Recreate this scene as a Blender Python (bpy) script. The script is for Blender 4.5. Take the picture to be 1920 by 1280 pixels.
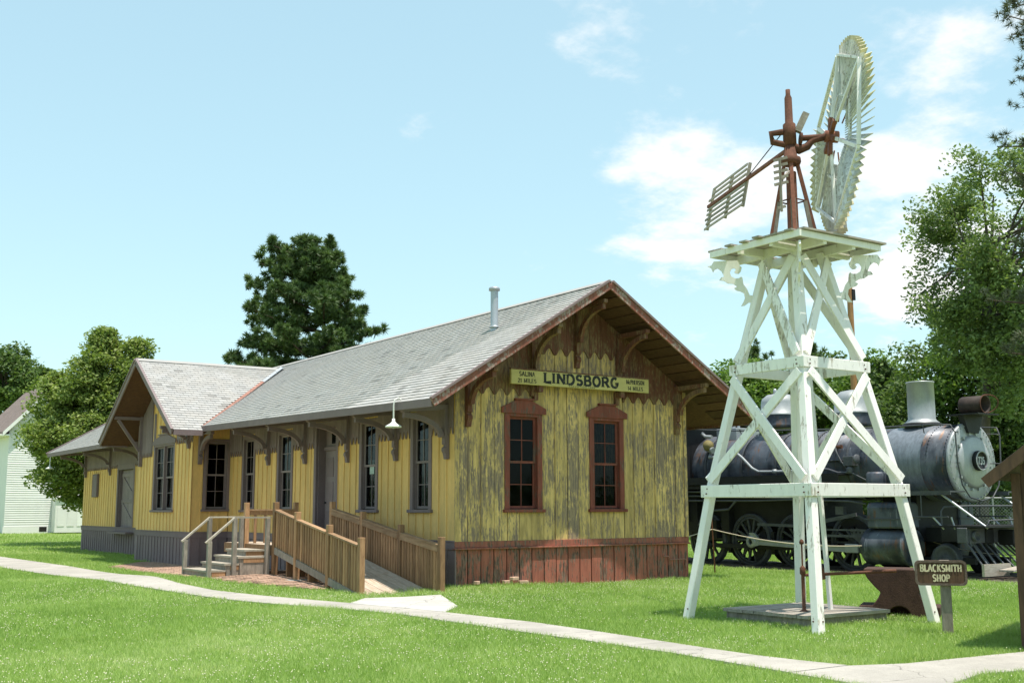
import bpy, bmesh, math, random
import numpy as np
from mathutils import Vector, Matrix, noise as mnoise
R = math.radians
rnd = random.Random(11)
nrg = np.random.default_rng(5)
for o in list(bpy.data.objects): bpy.data.objects.remove(o)
S = bpy.context.scene
COL = S.collection

# ------------------------------------------------------------------ camera
FPX, PITCH, ROLL, YAW = 2124.775, R(8.3633), R(-0.1737), R(55.4944)
CAM = Vector((-12.0156, -19.5083, 1.6))
FW = Vector((math.cos(YAW)*math.cos(PITCH), math.sin(YAW)*math.cos(PITCH), math.sin(PITCH)))
RT0 = Vector((math.sin(YAW), -math.cos(YAW), 0)); UP0 = RT0.cross(FW)
RT = RT0*math.cos(ROLL)+UP0*math.sin(ROLL); UP = -RT0*math.sin(ROLL)+UP0*math.cos(ROLL)
cd = bpy.data.cameras.new('camera'); cd.sensor_width = 36; cd.lens = FPX/1920*36
cd.clip_start = .1; cd.clip_end = 6000
cam = bpy.data.objects.new('camera', cd); COL.objects.link(cam)
cam.matrix_world = Matrix(((RT.x, UP.x, -FW.x, CAM.x), (RT.y, UP.y, -FW.y, CAM.y), (RT.z, UP.z, -FW.z, CAM.z), (0, 0, 0, 1)))
S.camera = cam

def ray(px, py):
    return (FW*FPX+RT*(px-960)+UP*(640-py)).normalized()
def onz(px, py, z=0.):
    d = ray(px, py); return CAM+d*((z-CAM.z)/d.z)
def atd(px, py, depth):
    d = ray(px, py); return CAM+d*(depth/d.dot(FW))

# ------------------------------------------------------------------ sky, sun, exposure
SUN_AZ = Vector((.22, -.975, 0)).normalized(); SUN_EL = R(76.5)
SUN = Vector((SUN_AZ.x*math.cos(SUN_EL), SUN_AZ.y*math.cos(SUN_EL), math.sin(SUN_EL)))
CLOFF = (4.85, 1.0, 0)
W = bpy.data.worlds.new('World'); S.world = W; W.use_nodes = True
def build_world():
    nt = W.node_tree; nt.nodes.clear()
    def n(t, **k):
        q = nt.nodes.new(t)
        for a, b in k.items(): setattr(q, a, b)
        return q
    L = nt.links.new
    out = n('ShaderNodeOutputWorld'); bg = n('ShaderNodeBackground'); bg.inputs[1].default_value = .15
    sky = n('ShaderNodeTexSky', sky_type='NISHITA', sun_disc=False)
    sky.sun_elevation = SUN_EL; sky.sun_rotation = math.atan2(SUN_AZ.x, SUN_AZ.y)
    sky.altitude = 400; sky.air_density = 1.0; sky.dust_density = .9; sky.ozone_density = .3
    tint = n('ShaderNodeMix', data_type='RGBA', blend_type='MULTIPLY'); tint.inputs[0].default_value = 1
    tint.inputs[7].default_value = (1.0, 1.28, 1.245, 1)
    gm = n('ShaderNodeGamma'); gm.inputs[1].default_value = .42; L(sky.outputs[0], gm.inputs[0]); L(gm.outputs[0], tint.inputs[6])
    tc = n('ShaderNodeTexCoord')
    sep = n('ShaderNodeSeparateXYZ'); L(tc.outputs['Generated'], sep.inputs[0])
    def math_(op, a, b=None):
        q = n('ShaderNodeMath', operation=op)
        for i, v in enumerate((a, b)):
            if v is None: continue
            if isinstance(v, (int, float)): q.inputs[i].default_value = v
            else: L(v, q.inputs[i])
        return q.outputs[0]
    zc = math_('MAXIMUM', sep.outputs[2], .0)
    den = math_('ADD', zc, .22)
    comb = n('ShaderNodeCombineXYZ')
    L(math_('DIVIDE', sep.outputs[0], den), comb.inputs[0]); L(math_('DIVIDE', sep.outputs[1], den), comb.inputs[1])
    off = n('ShaderNodeVectorMath', operation='ADD'); L(comb.outputs[0], off.inputs[0]); off.inputs[1].default_value = CLOFF
    no = n('ShaderNodeTexNoise'); L(off.outputs[0], no.inputs['Vector'])
    no.inputs['Scale'].default_value = 3.1; no.inputs['Detail'].default_value = 11; no.inputs['Roughness'].default_value = .60
    big = n('ShaderNodeTexNoise'); L(off.outputs[0], big.inputs['Vector'])
    big.inputs['Scale'].default_value = 1.05; big.inputs['Detail'].default_value = 2
    # cloud banks stand towards the right-hand part of the view (and on round that way)
    dot = n('ShaderNodeVectorMath', operation='DOT_PRODUCT'); L(tc.outputs['Generated'], dot.inputs[0])
    dot.inputs[1].default_value = tuple(Vector((.84, .42, .30)).normalized())
    mr = n('ShaderNodeMapRange'); L(dot.outputs['Value'], mr.inputs[0])
    mr.inputs[1].default_value = .84; mr.inputs[2].default_value = .985; mr.inputs[3].default_value = -.11; mr.inputs[4].default_value = .10
    s = math_('ADD', no.outputs[0], math_('MULTIPLY', math_('SUBTRACT', big.outputs[0], .5), .45))
    s = math_('ADD', s, mr.outputs[0])
    cr = n('ShaderNodeMapRange', interpolation_type='SMOOTHSTEP'); L(s, cr.inputs[0])
    cr.inputs[1].default_value = .55; cr.inputs[2].default_value = .75; cr.inputs[3].default_value = 0; cr.inputs[4].default_value = .92
    mix = n('ShaderNodeMix', data_type='RGBA'); L(cr.outputs[0], mix.inputs[0]); L(tint.outputs[2], mix.inputs[6])
    mix.inputs[7].default_value = (2.8, 2.76, 2.7, 1)
    L(mix.outputs[2], bg.inputs[0]); L(bg.outputs[0], out.inputs[0])
build_world()
sl = bpy.data.lights.new('sun', 'SUN'); sl.energy = 2.45; sl.angle = R(.53); sl.color = (1, .93, .83)
sun = bpy.data.objects.new('sun', sl); COL.objects.link(sun)
sun.rotation_euler = SUN.to_track_quat('Z', 'Y').to_euler(); sun.location = (0, 0, 40)
S.view_settings.view_transform = 'Standard'; S.view_settings.look = 'None'
S.view_settings.exposure = 1.5; S.view_settings.gamma = 1
S.render.engine = 'CYCLES'
S.cycles.max_bounces = 6; S.cycles.transparent_max_bounces = 12; S.cycles.diffuse_bounces = 3

# ------------------------------------------------------------------ mesh helpers
WMX = {}
def place(o, parent=None, M=None):
    """link o with world matrix M (children keep world placement through the parent inverse)"""
    M = M or Matrix.Identity(4)
    COL.objects.link(o)
    o.matrix_basis = M
    WMX[o.name] = M.copy()
    if parent is not None:
        o.parent = parent; o.matrix_parent_inverse = WMX[parent.name].inverted()
    return o
def tag(o, label=None, cat=None, group=None, kind=None):
    if label: o['label'] = label
    if cat: o['category'] = cat
    if group: o['group'] = group
    if kind: o['kind'] = kind
    return o
def thing(name, loc, label, cat, group=None):
    o = bpy.data.objects.new(name, None); o.empty_display_size = .3
    place(o, None, Matrix.Translation(Vector(loc)))
    return tag(o, label, cat, group)

class MB:
    def __init__(s): s.v = []; s.f = []; s.mi = []; s.sm = []
    def add(s, vs, fs, mi=0, sm=False):
        b = len(s.v); s.v += [tuple(q) for q in vs]
        for f in fs: s.f.append(tuple(b+i for i in f)); s.mi.append(mi); s.sm.append(sm)
    def box(s, x0, x1, y0, y1, z0, z1, mi=0):
        x0, x1 = min(x0, x1), max(x0, x1); y0, y1 = min(y0, y1), max(y0, y1); z0, z1 = min(z0, z1), max(z0, z1)
        s.add([(x0, y0, z0), (x1, y0, z0), (x1, y1, z0), (x0, y1, z0), (x0, y0, z1), (x1, y0, z1), (x1, y1, z1), (x0, y1, z1)],
              [(0, 3, 2, 1), (4, 5, 6, 7), (0, 1, 5, 4), (1, 2, 6, 5), (2, 3, 7, 6), (3, 0, 4, 7)], mi)
    def beam(s, p0, p1, w, h, up=(0, 0, 1), mi=0):
        p0 = Vector(p0); p1 = Vector(p1); d = (p1-p0).normalized(); u = Vector(up)
        a = d.cross(u)
        if a.length < 1e-4: a = d.cross(Vector((1, 0, 0)))
        a.normalize(); u = a.cross(d)
        c = []
        for p in (p0, p1):
            for sa, su in ((-1, -1), (1, -1), (1, 1), (-1, 1)): c.append(p+a*(sa*w/2)+u*(su*h/2))
        s.add(c, [(0, 3, 2, 1)[::-1], (4, 5, 6, 7)[::-1], (0, 1, 5, 4)[::-1], (1, 2, 6, 5)[::-1], (2, 3, 7, 6)[::-1], (3, 0, 4, 7)[::-1]], mi)
    def prism(s, poly, ext, mi=0):
        """poly: 3-D outline, extruded by ext"""
        poly = [Vector(p) for p in poly]; e = Vector(ext); n = len(poly)
        nn = Vector((0, 0, 0))
        for i in range(n): nn += poly[i].cross(poly[(i+1) % n])
        if nn.dot(e) > 0: poly = poly[::-1]
        vs = poly+[p+e for p in poly]
        fs = [tuple(range(n)), tuple(range(2*n-1, n-1, -1))]
        fs += [(i, i+n, (i+1) % n+n, (i+1) % n) for i in range(n)]
        s.add(vs, fs, mi)
    def tube(s, pts, r, n=8, caps=True, mi=0, sm=True):
        pts = [Vector(p) for p in pts]; m = len(pts)
        rr = r if isinstance(r, (list, tuple)) else [r]*m
        t0 = (pts[1]-pts[0]).normalized()
        a = t0.orthogonal().normalized(); vs = []; fs = []
        for i, p in enumerate(pts):
            t = (pts[min(i+1, m-1)]-pts[max(i-1, 0)]).normalized()
            a = (a-t*a.dot(t)).normalized(); b = t.cross(a)
            for k in range(n):
                q = 2*math.pi*k/n; vs.append(p+(a*math.cos(q)+b*math.sin(q))*rr[i])
        for i in range(m-1):
            for k in range(n): fs.append((i*n+k, i*n+(k+1) % n, (i+1)*n+(k+1) % n, (i+1)*n+k))
        s.add(vs, fs, mi, sm)
        if caps:
            s.add([vs[k] for k in range(n)], [tuple(range(n-1, -1, -1))], mi); s.add(vs[-n:], [tuple(range(n))], mi)
    def lathe(s, prof, o, axis, n=24, mi=0, sm=True, a0=0, a1=2*math.pi):
        """prof: [(radius, height along axis)]"""
        o = Vector(o); ax = Vector(axis).normalized(); a = ax.orthogonal().normalized(); b = ax.cross(a)
        vs = []; fs = []; m = len(prof)
        for r, h in prof:
            for k in range(n):
                q = a0+(a1-a0)*k/n; vs.append(o+ax*h+(a*math.cos(q)+b*math.sin(q))*max(r, 1e-4))
        for i in range(m-1):
            for k in range(n): fs.append((i*n+k, i*n+(k+1) % n, (i+1)*n+(k+1) % n, (i+1)*n+k))
        s.add(vs, fs, mi, sm)
    def build(s, name, mats, parent=None, bevel=0, auto=False):
        me = bpy.data.meshes.new(name)
        V = np.array(s.v, dtype=np.float64); lo = V.min(0); hi = V.max(0)
        org = np.array([(lo[0]+hi[0])/2, (lo[1]+hi[1])/2, lo[2]])
        me.from_pydata([tuple(q) for q in (V-org)], [], s.f)
        for m in (mats if isinstance(mats, (list, tuple)) else [mats]): me.materials.append(m)
        me.polygons.foreach_set('material_index', s.mi); me.polygons.foreach_set('use_smooth', s.sm)
        if bevel:
            bm = bmesh.new(); bm.from_mesh(me)
            bmesh.ops.bevel(bm, geom=[e for e in bm.edges if len(e.link_faces) == 2 and e.calc_face_angle(0) > .5], offset=bevel, segments=1, affect='EDGES', clamp_overlap=True)
            bm.to_mesh(me); bm.free()
        me.update()
        return place(bpy.data.objects.new(name, me), parent, Matrix.Translation(Vector(org)))
_unit = {}
def ubox(name, x0, x1, y0, y1, z0, z1, mat, parent, rot=None):
    """a box piece sharing one unit mesh per material"""
    me = _unit.get(mat.name)
    if me is None:
        b = MB(); b.box(-.5, .5, -.5, .5, -.5, .5)
        me = bpy.data.meshes.new('box_'+mat.name); me.from_pydata(b.v, [], b.f); me.materials.append(mat); _unit[mat.name] = me
    M = Matrix.Translation(Vector(((x0+x1)/2, (y0+y1)/2, (z0+z1)/2)))
    if rot is not None: M = M @ rot.to_4x4()
    M = M @ Matrix.Diagonal((abs(x1-x0), abs(y1-y0), abs(z1-z0), 1))
    return place(bpy.data.objects.new(name, me), parent, M)
def ubeam(name, p0, p1, w, h, mat, parent, up=(0, 0, 1)):
    p0 = Vector(p0); p1 = Vector(p1); d = (p1-p0); L = d.length; d.normalize(); u = Vector(up); a = d.cross(u).normalized(); u = a.cross(d)
    rot = Matrix(((d.x, a.x, u.x), (d.y, a.y, u.y), (d.z, a.z, u.z))); c = (p0+p1)/2
    return ubox(name, c.x-L/2, c.x+L/2, c.y-w/2, c.y+w/2, c.z-h/2, c.z+h/2, mat, parent, rot)
def fast_mesh(name, V, F, mats, attr=None, smooth=False, parent=None, org=None):
    """V (n,3) float array, F (m,k) int array of equal-sided faces, attr: per-face float"""
    me = bpy.data.meshes.new(name); V = np.asarray(V, np.float32); F = np.asarray(F, np.int32); m, k = F.shape
    if org is None: org = np.array([(V[:, 0].min()+V[:, 0].max())/2, (V[:, 1].min()+V[:, 1].max())/2, V[:, 2].min()])
    V = V-np.asarray(org, np.float32)
    me.vertices.add(len(V)); me.vertices.foreach_set('co', V.ravel())
    me.loops.add(m*k); me.loops.foreach_set('vertex_index', F.ravel())
    me.polygons.add(m); me.polygons.foreach_set('loop_start', np.arange(0, m*k, k, dtype=np.int32)); me.polygons.foreach_set('loop_total', np.full(m, k, np.int32))
    for q in (mats if isinstance(mats, (list, tuple)) else [mats]): me.materials.append(q)
    if attr is not None:
        a = me.attributes.new('rnd', 'FLOAT', 'FACE'); a.data.foreach_set('value', np.asarray(attr, np.float32))
    me.update(calc_edges=True)
    if smooth: me.polygons.foreach_set('use_smooth', np.ones(m, bool))
    return place(bpy.data.objects.new(name, me), parent, Matrix.Translation(Vector([float(q) for q in org])))

# ------------------------------------------------------------------ materials
class NT:
    def __init__(s, name):
        s.m = bpy.data.materials.new(name); s.m.use_nodes = True; s.t = s.m.node_tree
        s.b = s.t.nodes['Principled BSDF']; s.out = s.t.nodes['Material Output']
        s.b.inputs['Specular IOR Level'].default_value = .3
    def n(s, t, **k):
        q = s.t.nodes.new(t)
        for a, b in k.items(): setattr(q, a, b)
        return q
    def L(s, a, b): s.t.links.new(a, b)
    def pos(s, sc=(1, 1, 1)):
        g = s.n('ShaderNodeNewGeometry'); v = s.n('ShaderNodeVectorMath', operation='MULTIPLY')
        s.L(g.outputs['Position'], v.inputs[0]); v.inputs[1].default_value = sc; return v.outputs[0]
    def noise(s, vec, scale, detail=4, rough=.6):
        q = s.n('ShaderNodeTexNoise'); s.L(vec, q.inputs['Vector']); q.inputs['Scale'].default_value = scale
        q.inputs['Detail'].default_value = detail; q.inputs['Roughness'].default_value = rough; return q.outputs[0]
    def ramp(s, f, a, b, lo=0., hi=1., smooth=True):
        q = s.n('ShaderNodeMapRange'); q.interpolation_type = 'SMOOTHSTEP' if smooth else 'LINEAR'
        s.L(f, q.inputs[0]); q.inputs[1].default_value = a; q.inputs[2].default_value = b; q.inputs[3].default_value = lo; q.inputs[4].default_value = hi
        return q.outputs[0]
    def math(s, op, a, b):
        q = s.n('ShaderNodeMath', operation=op)
        for i, v in enumerate((a, b)):
            if isinstance(v, (int, float)): q.inputs[i].default_value = v
            else: s.L(v, q.inputs[i])
        return q.outputs[0]
    def mix(s, f, a, b, mode='MIX'):
        q = s.n('ShaderNodeMix', data_type='RGBA', blend_type=mode)
        for i, v in ((0, f), (6, a), (7, b)):
            if isinstance(v, (int, float)): q.inputs[i].default_value = v
            elif isinstance(v, tuple): q.inputs[i].default_value = v+(1,) if len(v) == 3 else v
            else: s.L(v, q.inputs[i])
        return q.outputs[2]
    def objrnd(s): return s.n('ShaderNodeObjectInfo').outputs['Random']
    def attr(s, name='rnd'):
        q = s.n('ShaderNodeAttribute'); q.attribute_name = name; return q.outputs['Fac']
    def col(s, c): s.L(c, s.b.inputs['Base Color']) if not isinstance(c, tuple) else setattr(s.b.inputs['Base Color'], 'default_value', c+(1,))
    def rough(s, v):
        if isinstance(v, (int, float)): s.b.inputs['Roughness'].default_value = v
        else: s.L(v, s.b.inputs['Roughness'])
    def bump(s, h, strength=.3, dist=.02):
        q = s.n('ShaderNodeBump'); q.inputs['Strength'].default_value = strength; q.inputs['Distance'].default_value = dist
        s.L(h, q.inputs['Height']); s.L(q.outputs[0], s.b.inputs['Normal'])
def scale3(c, k): return tuple(min(1, q*k) for q in c)

def mat_plain(name, c, rough=.7, var=.25, scale=3., metal=0., stretch=(1, 1, 1), bump=.15, objvar=.12, fine=30.):
    t = NT(name); p = t.pos(stretch)
    f = t.ramp(t.noise(p, scale, 5), .3, .7)
    base = t.mix(f, scale3(c, 1-var), scale3(c, 1+var))
    g = t.ramp(t.noise(p, fine, 3), .3, .7)
    base = t.mix(.5, base, t.mix(g, scale3(c, 1-var*.8), scale3(c, 1+var*.6)))
    if objvar: base = t.mix(1., base, t.mix(t.objrnd(), (1-objvar,)*3, (1+objvar,)*3), 'MULTIPLY')
    t.col(base); t.rough(rough); t.b.inputs['Metallic'].default_value = metal
    if bump: t.bump(t.noise(p, fine, 4), bump, .01)
    return t.m
def mat_worn(name, paint, under, under2, amount=.5, stretch=(9, 9, 1.1), rough=.75, objvar=.15, soft=.10, patch=1.2, pv=(.78, 1.12)):
    """old paint flaked off along the grain"""
    t = NT(name); p = t.pos(stretch); w = t.pos((1, 1, 1))
    streak = t.noise(p, 2.2, 7, .68); large = t.noise(w, patch, 4, .6)
    fleck = t.noise(t.pos((22, 22, 7)), 1.3, 5, .62)
    rv = t.objrnd()
    s = t.math('ADD', t.math('MULTIPLY', streak, .55), t.math('ADD', t.math('MULTIPLY', large, .38), .06))
    s = t.math('ADD', s, t.math('MULTIPLY', t.math('SUBTRACT', rv, .5), .09))
    s = t.math('ADD', s, t.math('MULTIPLY', t.math('SUBTRACT', fleck, .5), .34))
    th = .72-.32*amount
    k = t.ramp(s, th-soft/2, th+soft/2)
    wood = t.mix(t.ramp(t.noise(p, 5, 4), .35, .65), under, under2)
    pa = t.mix(t.ramp(t.noise(t.pos((5, 5, 1)), 2.3, 4), .3, .7), scale3(paint, pv[0]), scale3(paint, pv[1]))
    pa = t.mix(1., pa, t.mix(rv, (1-objvar,)*3, (1+objvar,)*3), 'MULTIPLY')
    t.col(t.mix(k, pa, wood)); t.rough(rough)
    t.bump(t.math('ADD', t.math('MULTIPLY', k, -.6), t.math('MULTIPLY', t.noise(p, 9, 4), .5)), .45, .012)
    return t.m
def mat_wood(name, c1, c2, stretch, rough=.8, objvar=.25, bump=.4):
    t = NT(name); p = t.pos(stretch)
    f = t.ramp(t.noise(p, 3., 6, .65), .3, .7); g = t.ramp(t.noise(t.pos((1, 1, 1)), 1.7, 3), .3, .7)
    c = t.mix(f, c1, c2); c = t.mix(t.math('MULTIPLY', g, .35), c, scale3(c1, .55))
    c = t.mix(1., c, t.mix(t.objrnd(), (1-objvar,)*3, (1+objvar,)*3), 'MULTIPLY')
    t.col(c); t.rough(rough); t.bump(t.noise(p, 6, 5), bump, .01)
    return t.m
def mat_leaf(name, c1, c2, c3, trans=.35, rough=.55):
    t = NT(name); a = t.attr()
    c = t.mix(t.ramp(a, 0, .6, smooth=False), c1, c2); c = t.mix(t.ramp(a, .6, 1., smooth=False), c, c3)
    t.col(c); t.rough(rough)
    tr = t.n('ShaderNodeBsdfTranslucent'); t.L(t.mix(1., c, (1.15, 1.25, .6), 'MULTIPLY'), tr.inputs[0])
    mx = t.n('ShaderNodeMixShader'); mx.inputs[0].default_value = trans
    t.L(t.b.outputs[0], mx.inputs[1]); t.L(tr.outputs[0], mx.inputs[2]); t.L(mx.outputs[0], t.out.inputs[0])
    return t.m
def mat_glass(name, tint=(.55, .58, .6), gloss=(1, 1, 1)):
    t = NT(name); t.t.nodes.remove(t.b)
    tr = t.n('ShaderNodeBsdfTransparent'); tr.inputs[0].default_value = tint+(1,)
    gl = t.n('ShaderNodeBsdfGlossy'); gl.inputs['Roughness'].default_value = .03; gl.inputs[0].default_value = gloss+(1,)
    fr = t.n('ShaderNodeFresnel'); fr.inputs[0].default_value = 1.52
    bp = t.n('ShaderNodeBump'); bp.inputs['Strength'].default_value = .02; bp.inputs['Distance'].default_value = .05
    t.L(t.noise(t.pos(), 3.5, 2), bp.inputs['Height']); t.L(bp.outputs[0], gl.inputs['Normal'])
    mx = t.n('ShaderNodeMixShader'); t.L(t.math('MULTIPLY', fr.outputs[0], .12), mx.inputs[0]); t.L(tr.outputs[0], mx.inputs[1]); t.L(gl.outputs[0], mx.inputs[2])
    t.L(mx.outputs[0], t.out.inputs[0]); return t.m

M = {}
M['yellow'] = mat_plain('yellow_paint', (.70, .445, .16), .7, .17, 1.6, stretch=(3, 3, .6), bump=.12, objvar=.07, fine=14)
M['yellow_worn'] = mat_worn('yellow_flaking_paint', (.66, .435, .175), (.19, .135, .115), (.36, .245, .15), .57, stretch=(9, 9, .65), objvar=.24, pv=(.68, 1.12))
M['grey_trim'] = mat_plain('grey_trim_paint', (.205, .152, .155), .75, .12, 3, objvar=.10)
M['red_trim'] = mat_worn('red_trim_paint', (.225, .062, .044), (.09, .055, .045), (.18, .11, .085), .42, patch=2)
M['red_dark'] = mat_worn('brown_red_paint', (.165, .062, .042), (.13, .08, .052), (.27, .165, .09), .58, patch=2)
M['red_skirt'] = mat_worn('red_skirting_paint', (.36, .118, .082), (.075, .045, .035), (.24, .155, .12), .58, patch=2.2)
M['soffit'] = mat_wood('soffit_wood', (.12, .058, .035), (.075, .036, .024), (3, 3, 9))
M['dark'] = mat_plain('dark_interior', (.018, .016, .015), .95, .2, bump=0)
M['glass'] = mat_glass('window_glass')
M['sash_grey'] = mat_plain('grey_sash_paint', (.23, .18, .18), .7, .12, 3)
M['white'] = mat_worn('white_paint', (.82, .795, .765), (.34, .31, .27), (.58, .53, .45), .30, patch=2.4, soft=.06, objvar=.04, pv=(.95, 1.02))
M['white_house'] = mat_plain('white_clapboard_paint', (.74, .725, .72), .7, .07, 2, objvar=.05)
M['conc'] = mat_plain('concrete', (.36, .335, .30), .9, .16, 1.3, objvar=.06, fine=40, bump=.25)
M['pad'] = mat_plain('pale_concrete', (.46, .44, .41), .9, .12, 1.3, objvar=.03, fine=40, bump=.25)
M['ramp'] = mat_wood('ramp_wood', (.42, .245, .13), (.25, .135, .07), (10, 10, 1.2), objvar=.32)
M['ramp_rail'] = mat_wood('ramp_rail_wood', (.37, .24, .14), (.24, .14, .075), (6, 1.2, 6), objvar=.2)
M['ramp_deck'] = mat_wood('ramp_deck_wood', (.54, .455, .37), (.38, .28, .20), (7, .8, 7), objvar=.2)
M['grey_wood'] = mat_wood('weathered_grey_wood', (.33, .29, .245), (.19, .165, .14), (6, 6, 1.6), objvar=.15)
M['tread'] = mat_wood('worn_tread_wood', (.47, .42, .35), (.33, .28, .22), (6, 1.5, 6), objvar=.12)
M['deck_wood'] = mat_wood('bleached_deck_wood', (.42, .38, .33), (.26, .22, .18), (1.2, 7, 7), objvar=.16)
M['brown_wood'] = mat_wood('brown_stained_wood', (.115, .065, .04), (.06, .036, .024), (6, 6, 1.2))
M['rust'] = mat_plain('rusty_iron', (.115, .048, .03), .85, .45, 5, objvar=.1, fine=45, bump=.4)
M['rust_red'] = mat_plain('red_oxide_iron', (.19, .07, .042), .7, .35, 6, objvar=.1)
M['dark_iron'] = mat_plain('black_iron', (.016, .016, .018), .55, .4, 4, objvar=.15)
M['grey_iron'] = mat_plain('grey_painted_iron', (.075, .078, .088), .5, .35, 4, objvar=.15)
M['galv'] = mat_plain('galvanised_steel', (.40, .42, .45), .45, .12, 6, metal=.5, objvar=.03)
M['silver'] = mat_plain('silver_paint', (.34, .355, .365), .45, .16, 3, metal=.35, objvar=.05, stretch=(2, 2, 1))
M['rope'] = mat_plain('pale_rope', (.55, .47, .36), .9, .1, 8)
M['copper'] = mat_plain('valley_flashing', (.30, .15, .115), .6, .25, 3, metal=.2)
M['lamp_white'] = mat_plain('enamel_white', (.7, .7, .66), .4, .05, 3)
M['sign_cream'] = mat_plain('sign_cream_paint', (.50, .40, .16), .7, .12, 5, stretch=(1, 1, 3))
M['letter_black'] = mat_worn('black_lettering', (.03, .028, .028), (.30, .23, .09), (.2, .15, .07), .22, patch=6)
M['letter_cream'] = mat_plain('cream_lettering', (.68, .60, .40), .7, .1, 6)
M['brick'] = mat_plain('old_red_brick', (.44, .29, .215), .9, .3, 4, objvar=.35, fine=40, bump=.4)
M['paper'] = mat_plain('paper_notice', (.45, .55, .5), .8, .25, 25)
M['pole_wood'] = mat_wood('pole_wood', (.40, .22, .10), (.25, .13, .06), (8, 8, .8))
M['bark'] = mat_wood('bark', (.09, .062, .045), (.05, .035, .026), (5, 5, 1.5))
M['grey_bark'] = mat_wood('grey_bark', (.14, .115, .095), (.08, .065, .055), (5, 5, 1.5))
M['stone_rail'] = mat_plain('rail_steel', (.10, .06, .045), .6, .3, 5)
M['gravel'] = mat_plain('cinder_ballast', (.085, .07, .055), .95, .45, 9, fine=60, bump=.6)
M['tie'] = mat_wood('tie_wood', (.10, .075, .055), (.06, .045, .035), (1, 6, 6))
M['chain'] = mat_plain('chain_link', (.33, .34, .35), .5, .1, 5, metal=.5)
M['yellow_tip'] = mat_worn('yellow_tip_paint', (.58, .52, .36), (.6, .55, .45), (.5, .42, .3), .22, patch=3)
def mat_conc(name, c):
    t = NT(name); a = t.noise(t.pos(), .9, 5, .65); b_ = t.noise(t.pos(), 6, 5, .6); f = t.noise(t.pos(), 70, 3)
    k = t.mix(t.ramp(a, .3, .7), scale3(c, .74), scale3(c, 1.14)); k = t.mix(t.math('MULTIPLY', t.ramp(b_, .52, .72), .5), k, scale3(c, .66)); k = t.mix(.35, k, t.mix(t.ramp(f, .35, .65), scale3(c, .7), scale3(c, 1.2)))
    v = t.n('ShaderNodeTexVoronoi', feature='DISTANCE_TO_EDGE'); v.inputs['Scale'].default_value = .42
    w = t.n('ShaderNodeVectorMath', operation='ADD'); nn = t.n('ShaderNodeTexNoise'); nn.inputs['Scale'].default_value = 2.5; nn.inputs['Detail'].default_value = 5
    t.L(t.pos(), w.inputs[0]); t.L(nn.outputs['Color'], w.inputs[1]); t.L(w.outputs[0], v.inputs['Vector'])
    cr = t.ramp(v.outputs['Distance'], .0, .006, 1, 0); k = t.mix(t.math('MULTIPLY', cr, .7), k, scale3(c, .3))
    t.col(k); t.rough(.92); t.bump(t.math('SUBTRACT', f, cr), .35, .006); return t.m
M['conc'] = mat_conc('walk_concrete', (.37, .345, .31)); M['pad'] = mat_conc('pad_concrete', (.45, .43, .40))
M['curtain'] = mat_plain('faded_curtain', (.40, .36, .34), .9, .2, 6, stretch=(8, 8, 1))
def mat_shingle(name, c, warm):
    t = NT(name); a = t.math('ADD', t.attr(), t.math('MULTIPLY', t.objrnd(), .001))
    base = t.mix(a, scale3(c, .88), scale3(c, 1.10))
    base = t.mix(t.ramp(a, .965, .98), base, scale3(c, .6))
    g = t.ramp(t.noise(t.pos((3, 3, 3)), .6, 4), .35, .65)
    base = t.mix(t.math('MULTIPLY', g, .4), base, warm)
    t.col(base); t.rough(.92); t.bump(t.noise(t.pos(), 90, 3), .4, .005); return t.m
M['shingle'] = mat_shingle('grey_shingle', (.36, .355, .35), (.38, .35, .32))
M['brown_roof'] = mat_plain('brown_roof_shingle', (.17, .13, .12), .9, .35, 3, fine=18, bump=.5)
def mat_boiler(name):
    t = NT(name); g = t.n('ShaderNodeNewGeometry'); sp = t.n('ShaderNodeSeparateXYZ'); t.L(g.outputs['Position'], sp.inputs[0])
    st = t.noise(t.pos((1.5, 7, .9)), 1.6, 6, .65); big = t.noise(t.pos((1, 1.3, 1)), 1.4, 4, .6)
    base = t.mix(t.ramp(big, .38, .62), (.035, .041, .055), (.105, .118, .145))
    rust = t.ramp(t.math('ADD', t.math('MULTIPLY', st, .6), t.math('MULTIPLY', t.noise(t.pos(), 2.7, 5), .4)), .53, .63)
    base = t.mix(t.math('MULTIPLY', rust, .8), base, (.15, .075, .04))
    pale = t.ramp(t.noise(t.pos((6, 9, 1)), 1.2, 6, .7), .58, .72)
    base = t.mix(t.math('MULTIPLY', pale, .45), base, (.32, .35, .40))
    t.col(base); t.rough(t.ramp(big, .3, .7, .34, .6)); t.b.inputs['Metallic'].default_value = .25
    t.bump(t.noise(t.pos(), 12, 4), .12, .01); return t.m
M['boiler'] = mat_boiler('weathered_boiler_plate')
M['rake'] = mat_worn('weathered_rake_paint', (.24, .085, .06), (.27, .19, .165), (.36, .27, .24), .55, stretch=(4, 9, 4), patch=2)
M['dark_rust'] = mat_plain('dark_rusty_casting', (.07, .036, .027), .85, .45, 5, fine=45, bump=.5)
M['olive'] = mat_plain('olive_disc', (.16, .13, .05), .7, .2)
M['sign_edge'] = mat_wood('sign_edge_wood', (.17, .125, .10), (.10, .075, .06), (6, 6, 6))
M['lamp_dark'] = mat_plain('sooty_lamp_iron', (.036, .024, .02), .7, .5, 6, bump=.3)
M['wheel_white'] = mat_worn('grey_white_slats', (.60, .60, .58), (.30, .28, .25), (.46, .43, .38), .40, stretch=(7, 7, 7), patch=3, objvar=.14, soft=.05)
M['boiler_pale'] = mat_plain('pale_patched_plate', (.21, .235, .27), .45, .35, 3, metal=.3, stretch=(4, 4, 1))
M['leaf_linden'] = mat_leaf('linden_leaf', (.10, .155, .035), (.21, .275, .07), (.37, .40, .15))
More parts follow.
